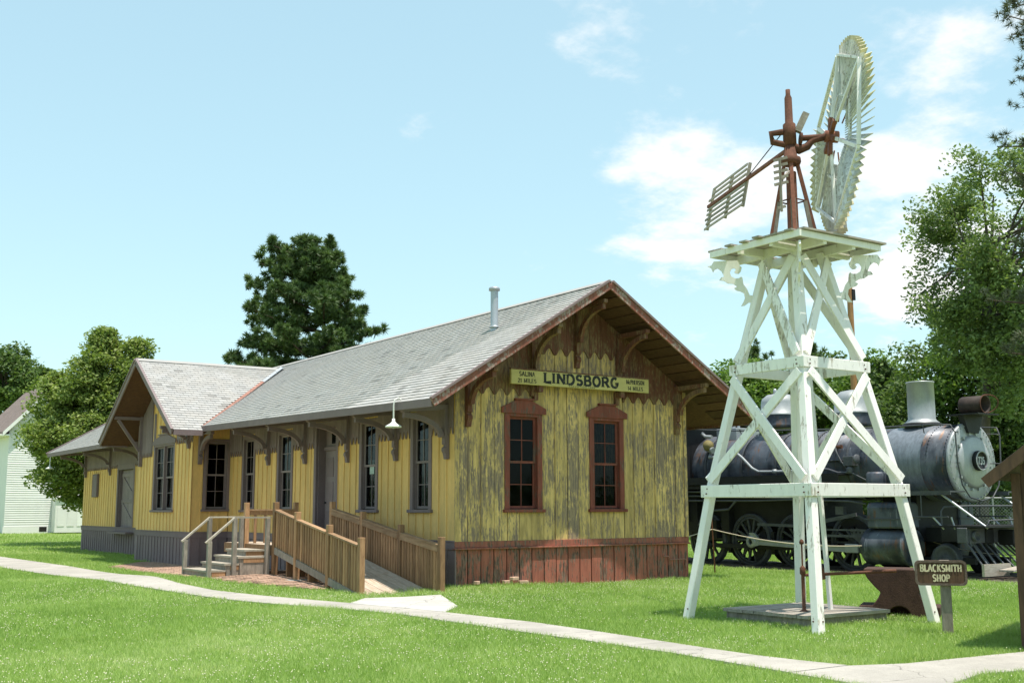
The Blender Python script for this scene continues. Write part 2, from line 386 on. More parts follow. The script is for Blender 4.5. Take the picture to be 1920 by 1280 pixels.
M['leaf_ash'] = mat_leaf('ash_leaf', (.10, .15, .05), (.18, .25, .09), (.28, .34, .16))
M['leaf_dark'] = mat_leaf('dark_leaf', (.06, .10, .03), (.105, .165, .048), (.19, .25, .08))
M['leaf_light'] = mat_leaf('light_leaf', (.08, .15, .028), (.145, .235, .05), (.22, .31, .085))
M['needle'] = mat_leaf('pine_needle', (.058, .095, .035), (.105, .165, .055), (.18, .24, .085), trans=.15)
M['needle_grey'] = mat_leaf('grey_pine_needle', (.07, .08, .05), (.10, .115, .065), (.15, .15, .10), trans=.15)
M['grass'] = mat_leaf('grass_blade', (.155, .26, .055), (.315, .44, .13), (.53, .57, .31), trans=.40, rough=.6)
M['clover'] = mat_plain('clover_flower', (.68, .66, .46), .8, .1, 5, bump=0)
# ================================================================== ground and paths
def gz(x, y):
    return .2*math.exp(-((x+2.6)/2.2)**2*.5-((y-4.6)/2.3)**2*.5)+.09*math.exp(-((x-.5)/1.)**2*.5-((y-.6)/1.)**2*.5)+.05*math.exp(-((x-2.2)/1.2)**2-((y+7)/1.0)**2)+.45*(max(0., min(1., (y-30)/25.)))**2
def gz_np(x, y):
    return .2*np.exp(-((x+2.6)/2.2)**2*.5-((y-4.6)/2.3)**2*.5)+.09*np.exp(-((x-.5)/1.)**2*.5-((y-.6)/1.)**2*.5)+.05*np.exp(-((x-2.2)/1.2)**2-((y+7)/1.0)**2)+.45*np.clip((y-30)/25., 0, 1)**2
def gpt(px, py):
    p = onz(px, py, 0)
    for _ in range(60):
        q = onz(px, py, gz(p.x, p.y)+.02); p = p.lerp(q, .5)
    return (p.x, p.y)
def mat_ground():
    t = NT('lawn_soil'); a = t.noise(t.pos(), .5, 5); b = t.noise(t.pos(), 9, 4)
    c = t.mix(t.ramp(b, .3, .7), (.17, .235, .07), (.27, .345, .12)); c = t.mix(t.math('MULTIPLY', t.ramp(a, .5, .68), .45), c, (.26, .28, .10))
    t.col(c); t.rough(.95); t.bump(t.noise(t.pos(), 30, 4), .6, .03); return t.m
M['ground'] = mat_ground()
xs = np.unique(np.concatenate([np.linspace(-26, 34, 121), -np.geomspace(26, 1500, 16), np.geomspace(34, 1500, 16)]))
ys = np.unique(np.concatenate([np.linspace(-24, 60, 169), -np.geomspace(24, 1500, 16), np.geomspace(60, 1500, 16)]))
X, Y = np.meshgrid(xs, ys, indexing='ij'); nx, ny = X.shape
V = np.stack([X.ravel(), Y.ravel(), gz_np(X, Y).ravel()], 1)
ii, jj = np.meshgrid(np.arange(nx-1), np.arange(ny-1), indexing='ij'); a = (ii*ny+jj).ravel()
tag(fast_mesh('ground', V, np.stack([a, a+ny, a+ny+1, a+1], 1), M['ground'], smooth=True, org=(0, 0, 0)), 'mown lawn ground with short green grass', kind='structure')

upper = [(-140, 1022), (0, 1043), (130, 1061), (245, 1077), (330, 1092), (400, 1106), (480, 1115), (560, 1122), (655, 1130), (760, 1139), (860, 1150), (1000, 1166), (1125, 1184), (1250, 1203), (1400, 1226), (1520, 1240), (1600, 1248)]
lower = [(-140, 1039), (0, 1063), (130, 1081), (245, 1097), (330, 1110), (400, 1120), (480, 1129), (560, 1135), (655, 1142), (760, 1152), (860, 1167), (1000, 1187), (1125, 1204), (1250, 1222), (1400, 1247), (1520, 1267), (1620, 1284)]
U = [gpt(*q) for q in upper]; Lw = [gpt(*q) for q in lower]
def resample(P, step):
    P = [Vector(q) for q in P]; out = [P[0]]; acc = 0
    for a, b in zip(P, P[1:]):
        n = max(1, int((b-a).length/step))
        out += [a.lerp(b, (k+1)/n) for k in range(n)]
    return out
masks = []          # polygons where no grass grows
def slab(name, poly, mat, parent, th=.10, lift=.022, bevel=0):
    b = MB(); n = len(poly)
    top = [(x, y, gz(x, y)+lift) for x, y in poly]
    b.add(top+[(x, y, z-th) for x, y, z in top], [tuple(range(n)), tuple(range(2*n-1, n-1, -1))]+[(i, i+n, (i+1) % n+n, (i+1) % n)[::1] for i in range(n)])
    o = b.build(name, mat, parent)
    bm = bmesh.new(); bm.from_mesh(o.data); bmesh.ops.recalc_face_normals(bm, faces=bm.faces); bm.to_mesh(o.data); bm.free()
    return o
walk_root = None
uy = np.array([q[1] for q in U])[::-1]; ux = np.array([q[0] for q in U])[::-1]; ly = np.array([q[1] for q in Lw])[::-1]; lx = np.array([q[0] for q in Lw])[::-1]
def xu(y): return float(np.interp(y, uy, ux))
def xl(y): return float(np.interp(y, ly, lx))
y0 = 30.
while y0 > -11.6:
    y1 = max(y0-1.45, -11.7); ya, yb = y0-.006, y1+.006; ym = (ya+yb)/2
    P = [(xu(ya), ya), (xl(ya), ya), (xl(ym), ym), (xl(yb), yb), (xu(yb), yb), (xu(ym), ym)]
    o = slab('sidewalk' if walk_root is None else 'slab', P, M['conc'], walk_root, lift=.026)
    if walk_root is None: walk_root = tag(o, 'narrow concrete sidewalk crossing the lawn in front of the depot', kind='structure')
    y0 = y1
yc0 = -11.7
masks.append(U+Lw[::-1])
# branch of the walk towards the right
br_u = [gpt(*q) for q in ((1600, 1248), (1700, 1243), (1810, 1232), (1920, 1221), (2040, 1210))]
br_l = [gpt(*q) for q in ((1620, 1284), (1760, 1290), (1800, 1275), (1840, 1262), (1920, 1256))]
br_l.append((br_l[-1][0]+1.2*(br_l[-1][0]-br_l[-2][0]), br_l[-1][1]+1.2*(br_l[-1][1]-br_l[-2][1])))
poly = [(xu(yc0), yc0-.006)]+br_u[1:]+br_l[::-1]+[(xl(-12.3), -12.3), (xl(yc0), yc0-.006)]
o = slab('sidewalk_branch', poly, M['conc'], None); tag(o, 'side branch of the concrete walk towards the right edge', kind='structure'); masks.append(poly)
pad = [gpt(*q) for q in ((655, 1131), (684, 1121.5), (760, 1119), (826, 1115), (858, 1136), (835, 1147.5), (760, 1140))]
o = slab('concrete_pad', pad, M['pad'], None, lift=.03); tag(o, 'pale concrete pad at the foot of the wooden ramp', kind='structure'); masks.append(pad)

# brick apron in front of the stairs
apron = [gpt(*q) for q in ((205, 1062), (262, 1053), (350, 1052), (520, 1064), (560, 1070), (628, 1100), (600, 1104), (520, 1097), (440, 1090), (330, 1078), (262, 1071))]
o = slab('brick_apron', apron, M['gravel'], None, lift=.004); tag(o, 'worn red brick paving around the foot of the wooden stairs', kind='structure'); masks.append(apron)
apron_root = o
def inside(p, poly):
    x, y = p; c = False; n = len(poly)
    for i in range(n):
        x0, y0 = poly[i]; x1, y1 = poly[i-1]
        if (y0 > y) != (y1 > y) and x < (x1-x0)*(y-y0)/(y1-y0)+x0: c = not c
    return c
ax = [q[0] for q in apron]; ay = [q[1] for q in apron]; cnt = 0
yy = min(ay); row = 0; rest = MB(); cand = []
while yy < max(ay):
    xx = min(ax)+(.11 if row % 2 else 0)
    while xx < max(ax):
        if inside((xx, yy), apron): cand.append((xx, yy))
        xx += .222
    yy += .112; row += 1
cand.sort(key=lambda q: (Vector((q[0], q[1], 0))-CAM).length)
for i, (x, y) in enumerate(cand):
    z = gz(x, y)+.012+rnd.uniform(-.006, .006)
    if i < 300: ubox('brick', x-.102, x+.102, y-.049, y+.049, z-.03, z+.012, M['brick'], apron_root)
    else: rest.box(x-.102, x+.102, y-.049, y+.049, z-.03, z+.012)
if rest.v: tag(rest.build('brick_paving', M['brick'], apron_root), kind='stuff')

# trackbed, ties, rails
LX = 12.15
b = MB(); b.prism([(LX-1.75, -14, -.02), (LX-1.35, -14, .03), (LX+1.35, -14, .03), (LX+1.75, -14, -.02), (LX+1.75, -14, -.1), (LX-1.75, -14, -.1)], (0, 44, 0))
o = b.build('trackbed', M['gravel']); tag(o, 'dark cinder trackbed beneath the locomotive', kind='structure'); bed = o
masks.append([(LX-1.7, -14), (LX+1.7, -14), (LX+1.7, 30), (LX-1.7, 30)])
y = -8.
while y < 12:
    ubox('railway_tie', LX-1.3, LX+1.3, y-.11, y+.11, -.05, .045, M['tie'], bed); y += .6
for s in (-1, 1):
    b = MB(); x = LX+s*.7525
    for pr in ([(x-.035, .10), (x+.035, .10), (x+.035, .14), (x-.035, .14)], [(x-.01, .06), (x+.01, .06), (x+.01, .10), (x-.01, .10)], [(x-.06, .047), (x+.06, .047), (x+.06, .06), (x-.06, .06)]):
        b.prism([(px, -9, pz-.14) for px, pz in pr], (0, 22, 0))
    b.build('rail', M['stone_rail'], bed)
for q in bed.children: pass

# ------------------------------------------------------------------ grass blades (uncountable: one object)
masks.append([(-.1, -.12), (6.36, -.12), (6.36, 29), (-.1, 29)]); masks.append([(-1.2, 12.4), (.1, 12.4), (.1, 17.8), (-1.2, 17.8)])
masks.append([(-.55, -8.75), (1.3, -8.75), (1.3, -6.75), (-.55, -6.75)][:0] or [(9e3, 9e3), (9e3+1, 9e3), (9e3, 9e3+1)])
def inside_np(x, y, poly):
    c = np.zeros(x.shape, bool); n = len(poly)
    for i in range(n):
        x0, y0 = poly[i]; x1, y1 = poly[i-1]
        if y0 == y1: continue
        c ^= ((y0 > y) != (y1 > y)) & (x < (x1-x0)*(y-y0)/(y1-y0)+x0)
    return c
_tab = nrg.random((256, 256))
def vnoise(x, y, sc):
    u = x/sc+1000.; v = y/sc+1000.; i = np.floor(u).astype(int); j = np.floor(v).astype(int); a = u-i; b = v-j; a = a*a*(3-2*a); b = b*b*(3-2*b)
    T = lambda p, q: _tab[p % 256, q % 256]
    return (T(i, j)*(1-a)+T(i+1, j)*a)*(1-b)+(T(i, j+1)*(1-a)+T(i+1, j+1)*a)*b
def grass():
    Vs = []; As = []
    fx, fy = math.cos(YAW), math.sin(YAW)
    bands = [(7.5, 14, 3600, .060, .0085), (14, 20, 2300, .065, .0105), (20, 29, 1150, .07, .014), (29, 42, 480, .075, .02), (42, 75, 130, .085, .03)]
    for d0, d1, dens, hh, ww in bands:
        wid = .49
        area = wid*(d1*d1-d0*d0)+2*2.2*(d1-d0)*.5
        n = int(area*dens)
        d = np.sqrt(nrg.uniform(d0*d0, d1*d1, n)); lat = nrg.uniform(-1, 1, n)*(wid*d+1.2)
        x = CAM.x+fx*d+fy*lat; y = CAM.y+fy*d-fx*lat
        k = np.ones(n, bool)
        jx, jy = nrg.normal(0, .035, n), nrg.normal(0, .035, n)
        for m in masks: k &= ~inside_np(x+jx, y+jy, m)
        x = x[k]; y = y[k]; n = len(x)
        # patches of longer / thinner growth
        pn = .5+.5*np.sin(x*1.7+np.sin(y*.9)*2)*np.sin(y*1.3+np.sin(x*.7)*2.3)
        pn3 = np.clip(np.sin(x*.9+2*np.sin(y*.6))*np.sin(y*1.1+2*np.sin(x*.5+1)), 0, 1)**2
        pn2 = .5+.5*np.sin(x*.45+1.3*np.sin(y*.31+1))*np.sin(y*.52+1.7*np.sin(x*.27))
        c1 = vnoise(x, y, .13); c2 = vnoise(x+31, y-17, .42); c3 = vnoise(x-9, y+23, 1.7)
        h = hh*nrg.uniform(.5, 1.25, n)*(.45+.55*c1+.35*c2+.3*pn3); w = ww*nrg.uniform(.6, 1.3, n)
        az = nrg.uniform(0, 2*np.pi, n); lean = nrg.uniform(.2, 1.0, n)*h; la = nrg.uniform(0, 2*np.pi, n)
        z = gz_np(x, y)
        A = np.stack([x-np.cos(az)*w/2, y-np.sin(az)*w/2, z-.005], 1); B = np.stack([x+np.cos(az)*w/2, y+np.sin(az)*w/2, z-.005], 1)
        Cc = np.stack([x+np.cos(la)*lean, y+np.sin(la)*lean, z+h], 1)
        Vs.append(np.stack([A, B, Cc], 1).reshape(-1, 3)); As.append(np.clip(nrg.beta(1.6, 2.0, n)*.50+.30*(c1-.3)+.28*(c2-.3)+.30*c3*c3+.10*pn2-.10*pn3, 0, 1))
    V = np.concatenate(Vs); F = np.arange(len(V)).reshape(-1, 3)
    tag(fast_mesh('lawn_grass', V, F, M['grass'], np.concatenate(As), org=(0, 0, 0)), 'short mown green grass blades of the lawn', 'grass', kind='stuff')
    # clover heads
    n = 70000; d = np.sqrt(nrg.uniform(8**2, 26**2, n)); lat = nrg.uniform(-1, 1, n)*(.49*d+1)
    x = CAM.x+fx*d+fy*lat; y = CAM.y+fy*d-fx*lat; k = np.ones(n, bool)
    pn = .5+.5*np.sin(x*.8+1.6*np.sin(y*.5+2))*np.sin(y*.9+1.4*np.sin(x*.6+1)); pq = .5+.5*np.sin(x*2.9+1.9*np.sin(y*1.7))*np.sin(y*3.3+1.7*np.sin(x*1.9)); cc2 = vnoise(x+5, y+3, .55)*.6+vnoise(x, y, 2.3)*.7; k &= nrg.random(n) < np.clip((cc2-.52)*1.6, .01, 1)*(.35+.65*pn)
    for m in masks: k &= ~inside_np(x, y, m)
    x = x[k]; y = y[k]; n = len(x); r = nrg.uniform(.0045, .0095, n); z = gz_np(x, y)+nrg.uniform(.03, .065, n)
    dirs = np.array([(1, 0, 0), (-1, 0, 0), (0, 1, 0), (0, -1, 0), (0, 0, 1), (0, 0, -1)], float)
    P = np.stack([x, y, z], 1)[:, None, :]+dirs[None]*r[:, None, None]
    fo = np.array([(0, 2, 4), (2, 1, 4), (1, 3, 4), (3, 0, 4), (2, 0, 5), (1, 2, 5), (3, 1, 5), (0, 3, 5)])
    F = (fo[None]+(np.arange(n)*6)[:, None, None]).reshape(-1, 3)
    tag(fast_mesh('clover_flowers', P.reshape(-1, 3), F, M['clover'], org=(0, 0, 0)), 'tiny white clover flowers scattered through the lawn', 'clover', kind='stuff')
# ================================================================== the depot
GW, LEN = 6.257, 28.88
ZB, ZSK = .944, .79          # bottom of boards, bottom of water table
YF, XE = -1.156, -1.194      # front rake plane, eave line
RX, RZ = GW/2, 6.39          # ridge
XR = GW-XE                   # right eave
BX, BY0, BY1 = -1.1, 12.48, 17.70       # bay front and sides
BRY, BRZ, BXF = 15.05, 6.12, -2.08      # bay ridge, rake plane
BE0, BE1 = 11.42, 18.68                 # bay eaves
YB = LEN+1.2
def eave_z(y): return 3.68+.24*max(0., min(1., (y-YF)/(BE0-YF)))
def roof_l(x, y):            # top of the left main slope
    t = (x-XE)/(RX-XE); return eave_z(y)*(1-t)+RZ*t
def bay_z(y): return BRZ-(BRZ-3.80)*abs(y-BRY)/(BRY-BE0)
TH = .13
station = thing('depot_building', (GW/2, LEN/2, 0), 'yellow wooden railway depot with grey shingled gable roof and cross gable bay', 'building')

# --- frames: a wall is described by u (along), z (up), d (outward)
class Fr:
    def __init__(s, kind, c): s.k = kind; s.c = c          # 'x': plane x=c facing -x, u=y ; 'y': plane y=c facing -y, u=x
    def p(s, u, z, d): return Vector((s.c-d, u, z)) if s.k == 'x' else Vector((u, s.c-d, z))
    def box(s, b, u0, u1, z0, z1, d0, d1, mi=0):
        if s.k == 'x': b.box(s.c-d1, s.c-d0, u0, u1, z0, z1, mi)
        else: b.box(u0, u1, s.c-d1, s.c-d0, z0, z1, mi)
    def ubox(s, name, u0, u1, z0, z1, d0, d1, mat, parent):
        if s.k == 'x': return ubox(name, s.c-d1, s.c-d0, u0, u1, z0, z1, mat, parent)
        return ubox(name, u0, u1, s.c-d1, s.c-d0, z0, z1, mat, parent)
    def poly(s, b, pts, d0, d1, mi=0):
        e = s.p(0, 0, d1)-s.p(0, 0, d0); b.prism([s.p(u, z, d0) for u, z in pts], e, mi)
FG, FL, FB, FS = Fr('y', 0), Fr('x', 0), Fr('x', BX), Fr('y', BY0)

def clad(fr, wall, u0, u1, zb, top, bw, holes, mat, breaks=(), batten=None, jit=.0, gap=.006, name='board', th=.022):
    n = max(1, round((u1-u0)/bw)); e = [u0+(u1-u0)*i/n for i in range(n+1)]
    for i in range(n):
        a, c = e[i]+(gap/2 if not jit else rnd.choice((.004, .006, .007, .016))), e[i+1]-(gap/2 if not jit else rnd.choice((.003, .005, .007)))
        cuts = sorted({a, c}|{q for h in holes for q in h[:2] if a < q < c}|{q for q in breaks if a < q < c})
        b = MB(); d = jit*rnd.uniform(-1, 1); groups = {}; nseg = []
        for p, q in zip(cuts, cuts[1:]):
            if q-p < .004: continue
            m = (p+q)/2; iv = [(zb+rnd.uniform(-.004, .004), None)]
            segs = [(zb, None)]
            for h in sorted(holes, key=lambda h: h[2]):
                if h[0] <= m <= h[1]:
                    segs[-1] = (segs[-1][0], h[2]); segs.append((h[3], None))
            nseg.append(len(segs))
            for j, (z0, z1) in enumerate(segs):
                t0, t1 = (top(p), top(q)) if z1 is None else (z1, z1)
                if min(t0, t1)-z0 < .01: continue
                groups.setdefault(j, []).append([(p, z0), (q, z0), (q, t1), (p, t0)])
        parts = list(groups.values()) if min(nseg) > 1 else [sum(groups.values(), [])]
        for gp in parts:
            b = MB()
            for P_ in gp: fr.poly(b, P_, d-th*.5, d+th*.5)
            if b.v: b.build(name, mat, wall)
        if batten and i:
            u = e[i]
            if any(h[0]-.03 < u < h[1]+.03 for h in holes):
                zz = zb
                for h in sorted(holes, key=lambda h: h[2]):
                    if h[0]-.03 < u < h[1]+.03:
                        if h[2]-zz > .05: fr.ubox('batten', u-.022, u+.022, zz, h[2]-.001, th*.5, th*.5+.02, batten, wall)
                        zz = h[3]
                if top(u)-zz > .05: fr.ubox('batten', u-.022, u+.022, zz, top(u)-.03, th*.5, th*.5+.02, batten, wall)
            else: fr.ubox('batten', u-.022, u+.022, zb, top(u)-.03, th*.5, th*.5+.02, batten, wall)
def backing(fr, name, u0, u1, zb, top, holes, mat, label, breaks=(), d0=-.10, d1=-.02):
    b = MB(); cuts = sorted({u0, u1}|{q for h in holes for q in h[:2]}|set(breaks))
    for p, q in zip(cuts, cuts[1:]):
        m = (p+q)/2; segs = [(zb, None)]
        for h in sorted(holes, key=lambda h: h[2]):
            if h[0] <= m <= h[1]: segs[-1] = (segs[-1][0], h[2]); segs.append((h[3], None))
        for z0, z1 in segs:
            t0, t1 = (top(p), top(q)) if z1 is None else (z1, z1)
            if min(t0, t1)-z0 > .005: fr.poly(b, [(p, z0), (q, z0), (q, t1), (p, t0)], d0, d1)
    o = b.build(name, mat, station); o['label'] = label; return o
def frieze(fr, wall, u0, u1, zb, top, bw, mat, d=.02, phase=0., tip=.15, pointed=True):
    n = max(1, round((u1-u0)/bw)); e = [u0+(u1-u0)*i/n for i in range(n+1)]
    for a, c in zip(e, e[1:]):
        m = (a+c)/2; w = (c-a)/2-.003; b = MB()
        bot = [(m-w, zb), (m-w*.78, zb+tip*.08), (m-w*.55, zb+tip*.5), (m-w*.28, zb+tip*.88), (m, zb+tip), (m+w*.28, zb+tip*.88), (m+w*.55, zb+tip*.5), (m+w*.78, zb+tip*.08), (m+w, zb)]
        t0, t1 = top(m-w), top(m+w)
        if min(t0, t1) < zb+tip+.02: continue
        fr.poly(b, bot+[(m+w, t1), (m-w, t0)], d-.009+rnd.uniform(-.002, .002), d+.016)
        b.build('frieze_board', mat, wall)

def window(fr, u0, u1, z0, z1, cas, trim, sash, cols=2, rows=4, head='flat', label=None, mull=None, inner=.0, paper=False, curtain=None):
    """opening u0..u1, z0..z1; two sashes one above the other"""
    b = MB(); e = .034
    fr.box(b, u0-cas, u0, z0-.02, z1+cas*.9, -.02, e); fr.box(b, u1, u1+cas, z0-.02, z1+cas*.9, -.02, e)
    fr.box(b, u0, u1, z1, z1+cas*.9, -.02, e+.002)
    for a, c in ((u0, u0+.012), (u1-.012, u1)): fr.box(b, a, c, z0, z1, -.12, -.021)
    fr.box(b, u0+.012, u1-.012, z1-.012, z1, -.12, -.021)
    w = b.build('window', trim, station, bevel=.004)
    if label: w['label'] = label
    s = MB(); fr.box(s, u0-cas-.045, u1+cas+.045, z0-.085, z0-.021, -.11, .085); s.build('sill', trim, w, bevel=.006)
    if head == 'ped':
        m = (u0+u1)/2; h0 = z1+cas*.9+.001; hw = (u1-u0)/2+cas+.09; b = MB()
        fr.poly(b, [(m-hw, h0-.05), (m+hw, h0-.05), (m+hw, h0+.07), (m+hw*.42, h0+.21), (m+hw*.36, h0+.23), (m-hw*.36, h0+.23), (m-hw*.42, h0+.21), (m-hw, h0+.07)], .036, .066)
        fr.box(b, m-hw*.42, m+hw*.42, h0+.231, h0+.268, .0, .10)
        b.build('header', trim, w, bevel=.004)
    if mull:
        b = MB(); fr.box(b, mull-.05, mull+.05, z0, z1-.012, -.10, .030); b.build('mullion', trim, w)
        spans = [(u0+.012, mull-.05), (mull+.05, u1-.012)]
    else: spans = [(u0+.012, u1-.012)]
    zm = (z0+z1)/2
    for a, c in spans:
        for (p, q, d) in ((z0, zm+.025, -.085), (zm-.02, z1-.012, -.055)):
            b = MB(); st = .045 if c-a > .5 else .038
            fr.box(b, a, a+st, p, q, d-.02, d+.015); fr.box(b, c-st, c, p, q, d-.02, d+.015)
            fr.box(b, a+st, c-st, p, p+st*1.1, d-.02, d+.015); fr.box(b, a+st, c-st, q-st*.9, q, d-.02, d+.015)
            ia, ic, ip, iq = a+st, c-st, p+st*1.1, q-st*.9; nr = rows//2
            mt = .016
            for k in range(1, cols): x = ia+(ic-ia)*k/cols; fr.box(b, x-mt/2, x+mt/2, ip, iq, d-.012, d+.012)
            for k in range(1, nr):
                z = ip+(iq-ip)*k/nr
                for j in range(cols):
                    xa = ia+(ic-ia)*j/cols+(mt/2 if j else 0); xb = ia+(ic-ia)*(j+1)/cols-(mt/2 if j < cols-1 else 0)
                    fr.box(b, xa, xb, z-mt/2, z+mt/2, d-.012, d+.012)
            b.build('sash', sash, w)
            for j in range(cols):
                for k in range(nr):
                    fr.ubox('pane', ia+(ic-ia)*j/cols+mt/2, ia+(ic-ia)*(j+1)/cols-mt/2, ip+(iq-ip)*k/nr+mt/2, ip+(iq-ip)*(k+1)/nr-mt/2, d-.003, d+.003, M['glass'], w)
    if curtain:
        for a, c in spans:
            for (p, q) in curtain:
                b = MB(); x0, x1 = a+(c-a)*p, a+(c-a)*q; n_ = 10; pts = [(x0+(x1-x0)*k/n_, -.16-.018*(k % 2)) for k in range(n_+1)]
                b.add([fr.p(u, z, d) for z in (z0+.05, z1-.05) for u, d in pts], [(k, k+1, k+n_+2, k+n_+1) for k in range(n_)]); b.build('curtain', M['curtain'], w)
    if paper:
        fr.ubox('notice', u0+.22, u0+.43, z0+.78, z0+1.1, -.065, -.061, M['paper'], w)
    return w

# --- gable end ------------------------------------------------------
def gtop(u): return RZ-TH-.02-(RZ-3.68)*abs(u-RX)/(RX-XE)
gw = [(1.31, 2.02, 1.60, 3.50), (3.55, 4.27, 1.60, 3.50)]
wall_g = backing(FG, 'gable_wall', .1, GW-.1, .05, gtop, gw, M['dark'], 'gable end wall of boards with flaking yellow paint', breaks=(RX,))
clad(FG, wall_g, 0, GW, ZB, gtop, .313, [(a-.02, c+.02, p-.02, q+.02) for a, c, p, q in gw], M['yellow_worn'], breaks=(RX,), jit=.005, gap=.015)
# battens left on some of the joints
for i in range(1, 20):
    u = GW*i/20
    if rnd.random() < .55 and not any(a-.22 < u < c+.22 for a, c, _, _ in gw):
        FG.ubox('batten', u-.018, u+.018, ZB, min(gtop(u)-.05, 3.9), .014, .03, M['yellow_worn'], wall_g)
frieze(FG, wall_g, .0, 1.88, 3.93, gtop, .313, M['red_dark'], d=.024)
frieze(FG, wall_g, 1.88, 4.38, 4.86, gtop, .3125, M['red_dark'], d=.024)
frieze(FG, wall_g, 4.38, GW, 3.93, gtop, .313, M['red_dark'], d=.024)
for (a, c, p, q), lb in zip(gw, ('red framed sash window nearer the corner, clear dark glass', 'red framed sash window on the gable, farther from the corner')):
    window(FG, a, c, p, q, .125, M['red_trim'], M['red_trim'], 2, 4, 'ped', lb)
# water table and skirting
b = MB(); FG.box(b, -.03, GW+.03, ZSK+.03, ZB-.002, -.02, .035); FG.box(b, -.045, GW+.045, ZSK-.005, ZSK+.028, -.02, .075)
o = b.build('water_table', M['red_skirt'], station, bevel=.005); o['label'] = 'dark red water table board across the gable end'
b = MB(); b.box(.06, GW-.06, .02, .05, -.2, ZSK-.006); sk = b.build('skirting', M['dark'], station); sk['label'] = 'red skirting boards with flaking paint at the base of the gable end'
for i in range(20):
    a = -.02+(GW+.04)*i/20; c = -.02+(GW+.04)*(i+1)/20; d = rnd.uniform(-.004, .004)
    FG.ubox('board', a+.012, c-.012, -.15, ZSK-.006, -.012+d, .014+d, M['red_skirt'], sk)
# corner board (left one is yellow and peeling, right one worn)
FG.ubox('corner_board', -.026, .07, ZB, gtop(0)-.02, .015, .042, M['yellow_worn'], wall_g)
FG.ubox('corner_board', GW-.07, GW+.026, ZB, gtop(GW)-.02, .015, .042, M['yellow_worn'], wall_g)

# --- long wall ------------------------------------------------------
lw = [(1.016, 1.667), (3.384, 4.063), (8.07, 8.86), (10.64, 11.35)]
lz = (1.60, 3.53); DOOR = (5.42, 6.52, .80, 3.60); FD = (21.95, 23.85, .80, 3.05)
def ltop(u): return eave_z(u)+.63*(-XE)-TH-.06
hl = [(a, c, *lz) for a, c in lw]+[DOOR]
wall_l = backing(FL, 'long_wall', .0, BY0+.0, .05, ltop, hl, M['dark'], 'long side wall of yellow painted boards under the eave')
clad(FL, wall_l, 0, BY0, ZB, ltop, .31, [(a-.02, c+.02, p-.02, q+.02) for a, c, p, q in hl], M['yellow'], batten=M['yellow'])
hf = [FD]
wall_f = backing(FL, 'freight_wall', BY1, LEN, .05, ltop, hf, M['dark'], 'far yellow wall of the freight room beyond the bay')
clad(FL, wall_f, BY1, LEN, ZB, ltop, .31, [(a-.02, c+.02, p-.02, q+.02) for a, c, p, q in hf], M['yellow'], batten=M['yellow'])
# scalloped grey frieze, interrupted by window and door casings
occ = sorted([(a-.13, c+.13) for a, c in lw]+[(DOOR[0]-.14, DOOR[1]+.14)])
u = 0.02
for a, c in occ+[(BY0-.02, None)]:
    if a-u > .12: frieze(FL, wall_l, u, a-.005, 3.08, ltop, .17, M['grey_trim'], d=.034, tip=.17)
    u = c
    if c is not None: FL.ubox('frieze_board', a, c, (lz[1]+.14 if c-a < 1.2 else DOOR[3]+.13), ltop(a)-.01, .014, .05, M['grey_trim'], wall_l)
frieze(FL, wall_f, BY1+.02, FD[0]-.2, 3.12, ltop, .17, M['grey_trim'], d=.034, tip=.13); frieze(FL, wall_f, FD[1]+.2, LEN-.02, 3.12, ltop, .17, M['grey_trim'], d=.034, tip=.13)
FL.ubox('frieze_board', FD[0]-.2, FD[1]+.2, FD[3]+.2, ltop(22)-.01, .014, .05, M['grey_trim'], wall_f)
names = ('grey framed window nearest the gable corner', 'grey framed window with a paper notice in the lower sash', 'grey framed window left of the door', 'narrow grey framed window beside the bay')
for i, (a, c) in enumerate(lw): window(FL, a, c, lz[0], lz[1], .12, M['grey_trim'], M['sash_grey'], 2, 4, 'flat', names[i], paper=(i == 1), curtain=[(.62, .95)] if i in (0, 2) else None)
def skirt(fr, u0, u1, n0, tr=.0):
    b = MB(); fr.box(b, u0, u1, ZSK, ZB-.002, -.02, .034); fr.box(b, u0-.01, u1+.01, ZB-.004, ZB+.02, .012, .05)
    b.build('water_table', M['grey_trim'], station)
    b = MB(); fr.box(b, u0+.02, u1-.02, -.15, ZSK-.002, -.06, -.02); s = b.build('skirting', M['dark'], station); s['label'] = 'grey skirting of upright boards'
    n = round((u1-u0)/.30)
    for i in range(n):
        a = u0+(u1-u0)*i/n; c = u0+(u1-u0)*(i+1)/n
        fr.ubox('board', a+.004, c-.004, -.15, ZSK-.002, -.014, .012, M['grey_trim'], s)
        if i: fr.ubox('batten', a-.02, a+.02, -.15, ZSK-.002, .0125, .032, M['grey_trim'], s)
skirt(FL, -.03, BY0, 0); skirt(FL, BY1, LEN+.02, 0)
# door with transom, deep grey jambs
b = MB(); y0, y1, z0, z1 = DOOR
FL.box(b, y0-.13, y0, z0, z1+.12, -.02, .036); FL.box(b, y1, y1+.13, z0, z1+.12, -.02, .036); FL.box(b, y0, y1, z1, z1+.12, -.02, .038)
FL.box(b, y0, y0+.03, z0, z1, -.26, -.021); FL.box(b, y1-.03, y1, z0, z1, -.26, -.021); FL.box(b, y0+.03, y1-.03, z1-.03, z1, -.26, -.021)
FL.box(b, y0+.03, y1-.03, 3.02, 3.12, -.25, -.16); FL.box(b, y0-.05, y1+.05, z0-.04, z0-.001, -.26, .06)
dr = b.build('door', M['grey_trim'], station, bevel=.004); dr['label'] = 'grey panelled entrance door with a small transom in a deep frame'
b = MB(); FL.box(b, y0+.032, y1-.032, z0, 3.019, -.25, -.215); lf = b.build('door_leaf', M['sash_grey'], dr)
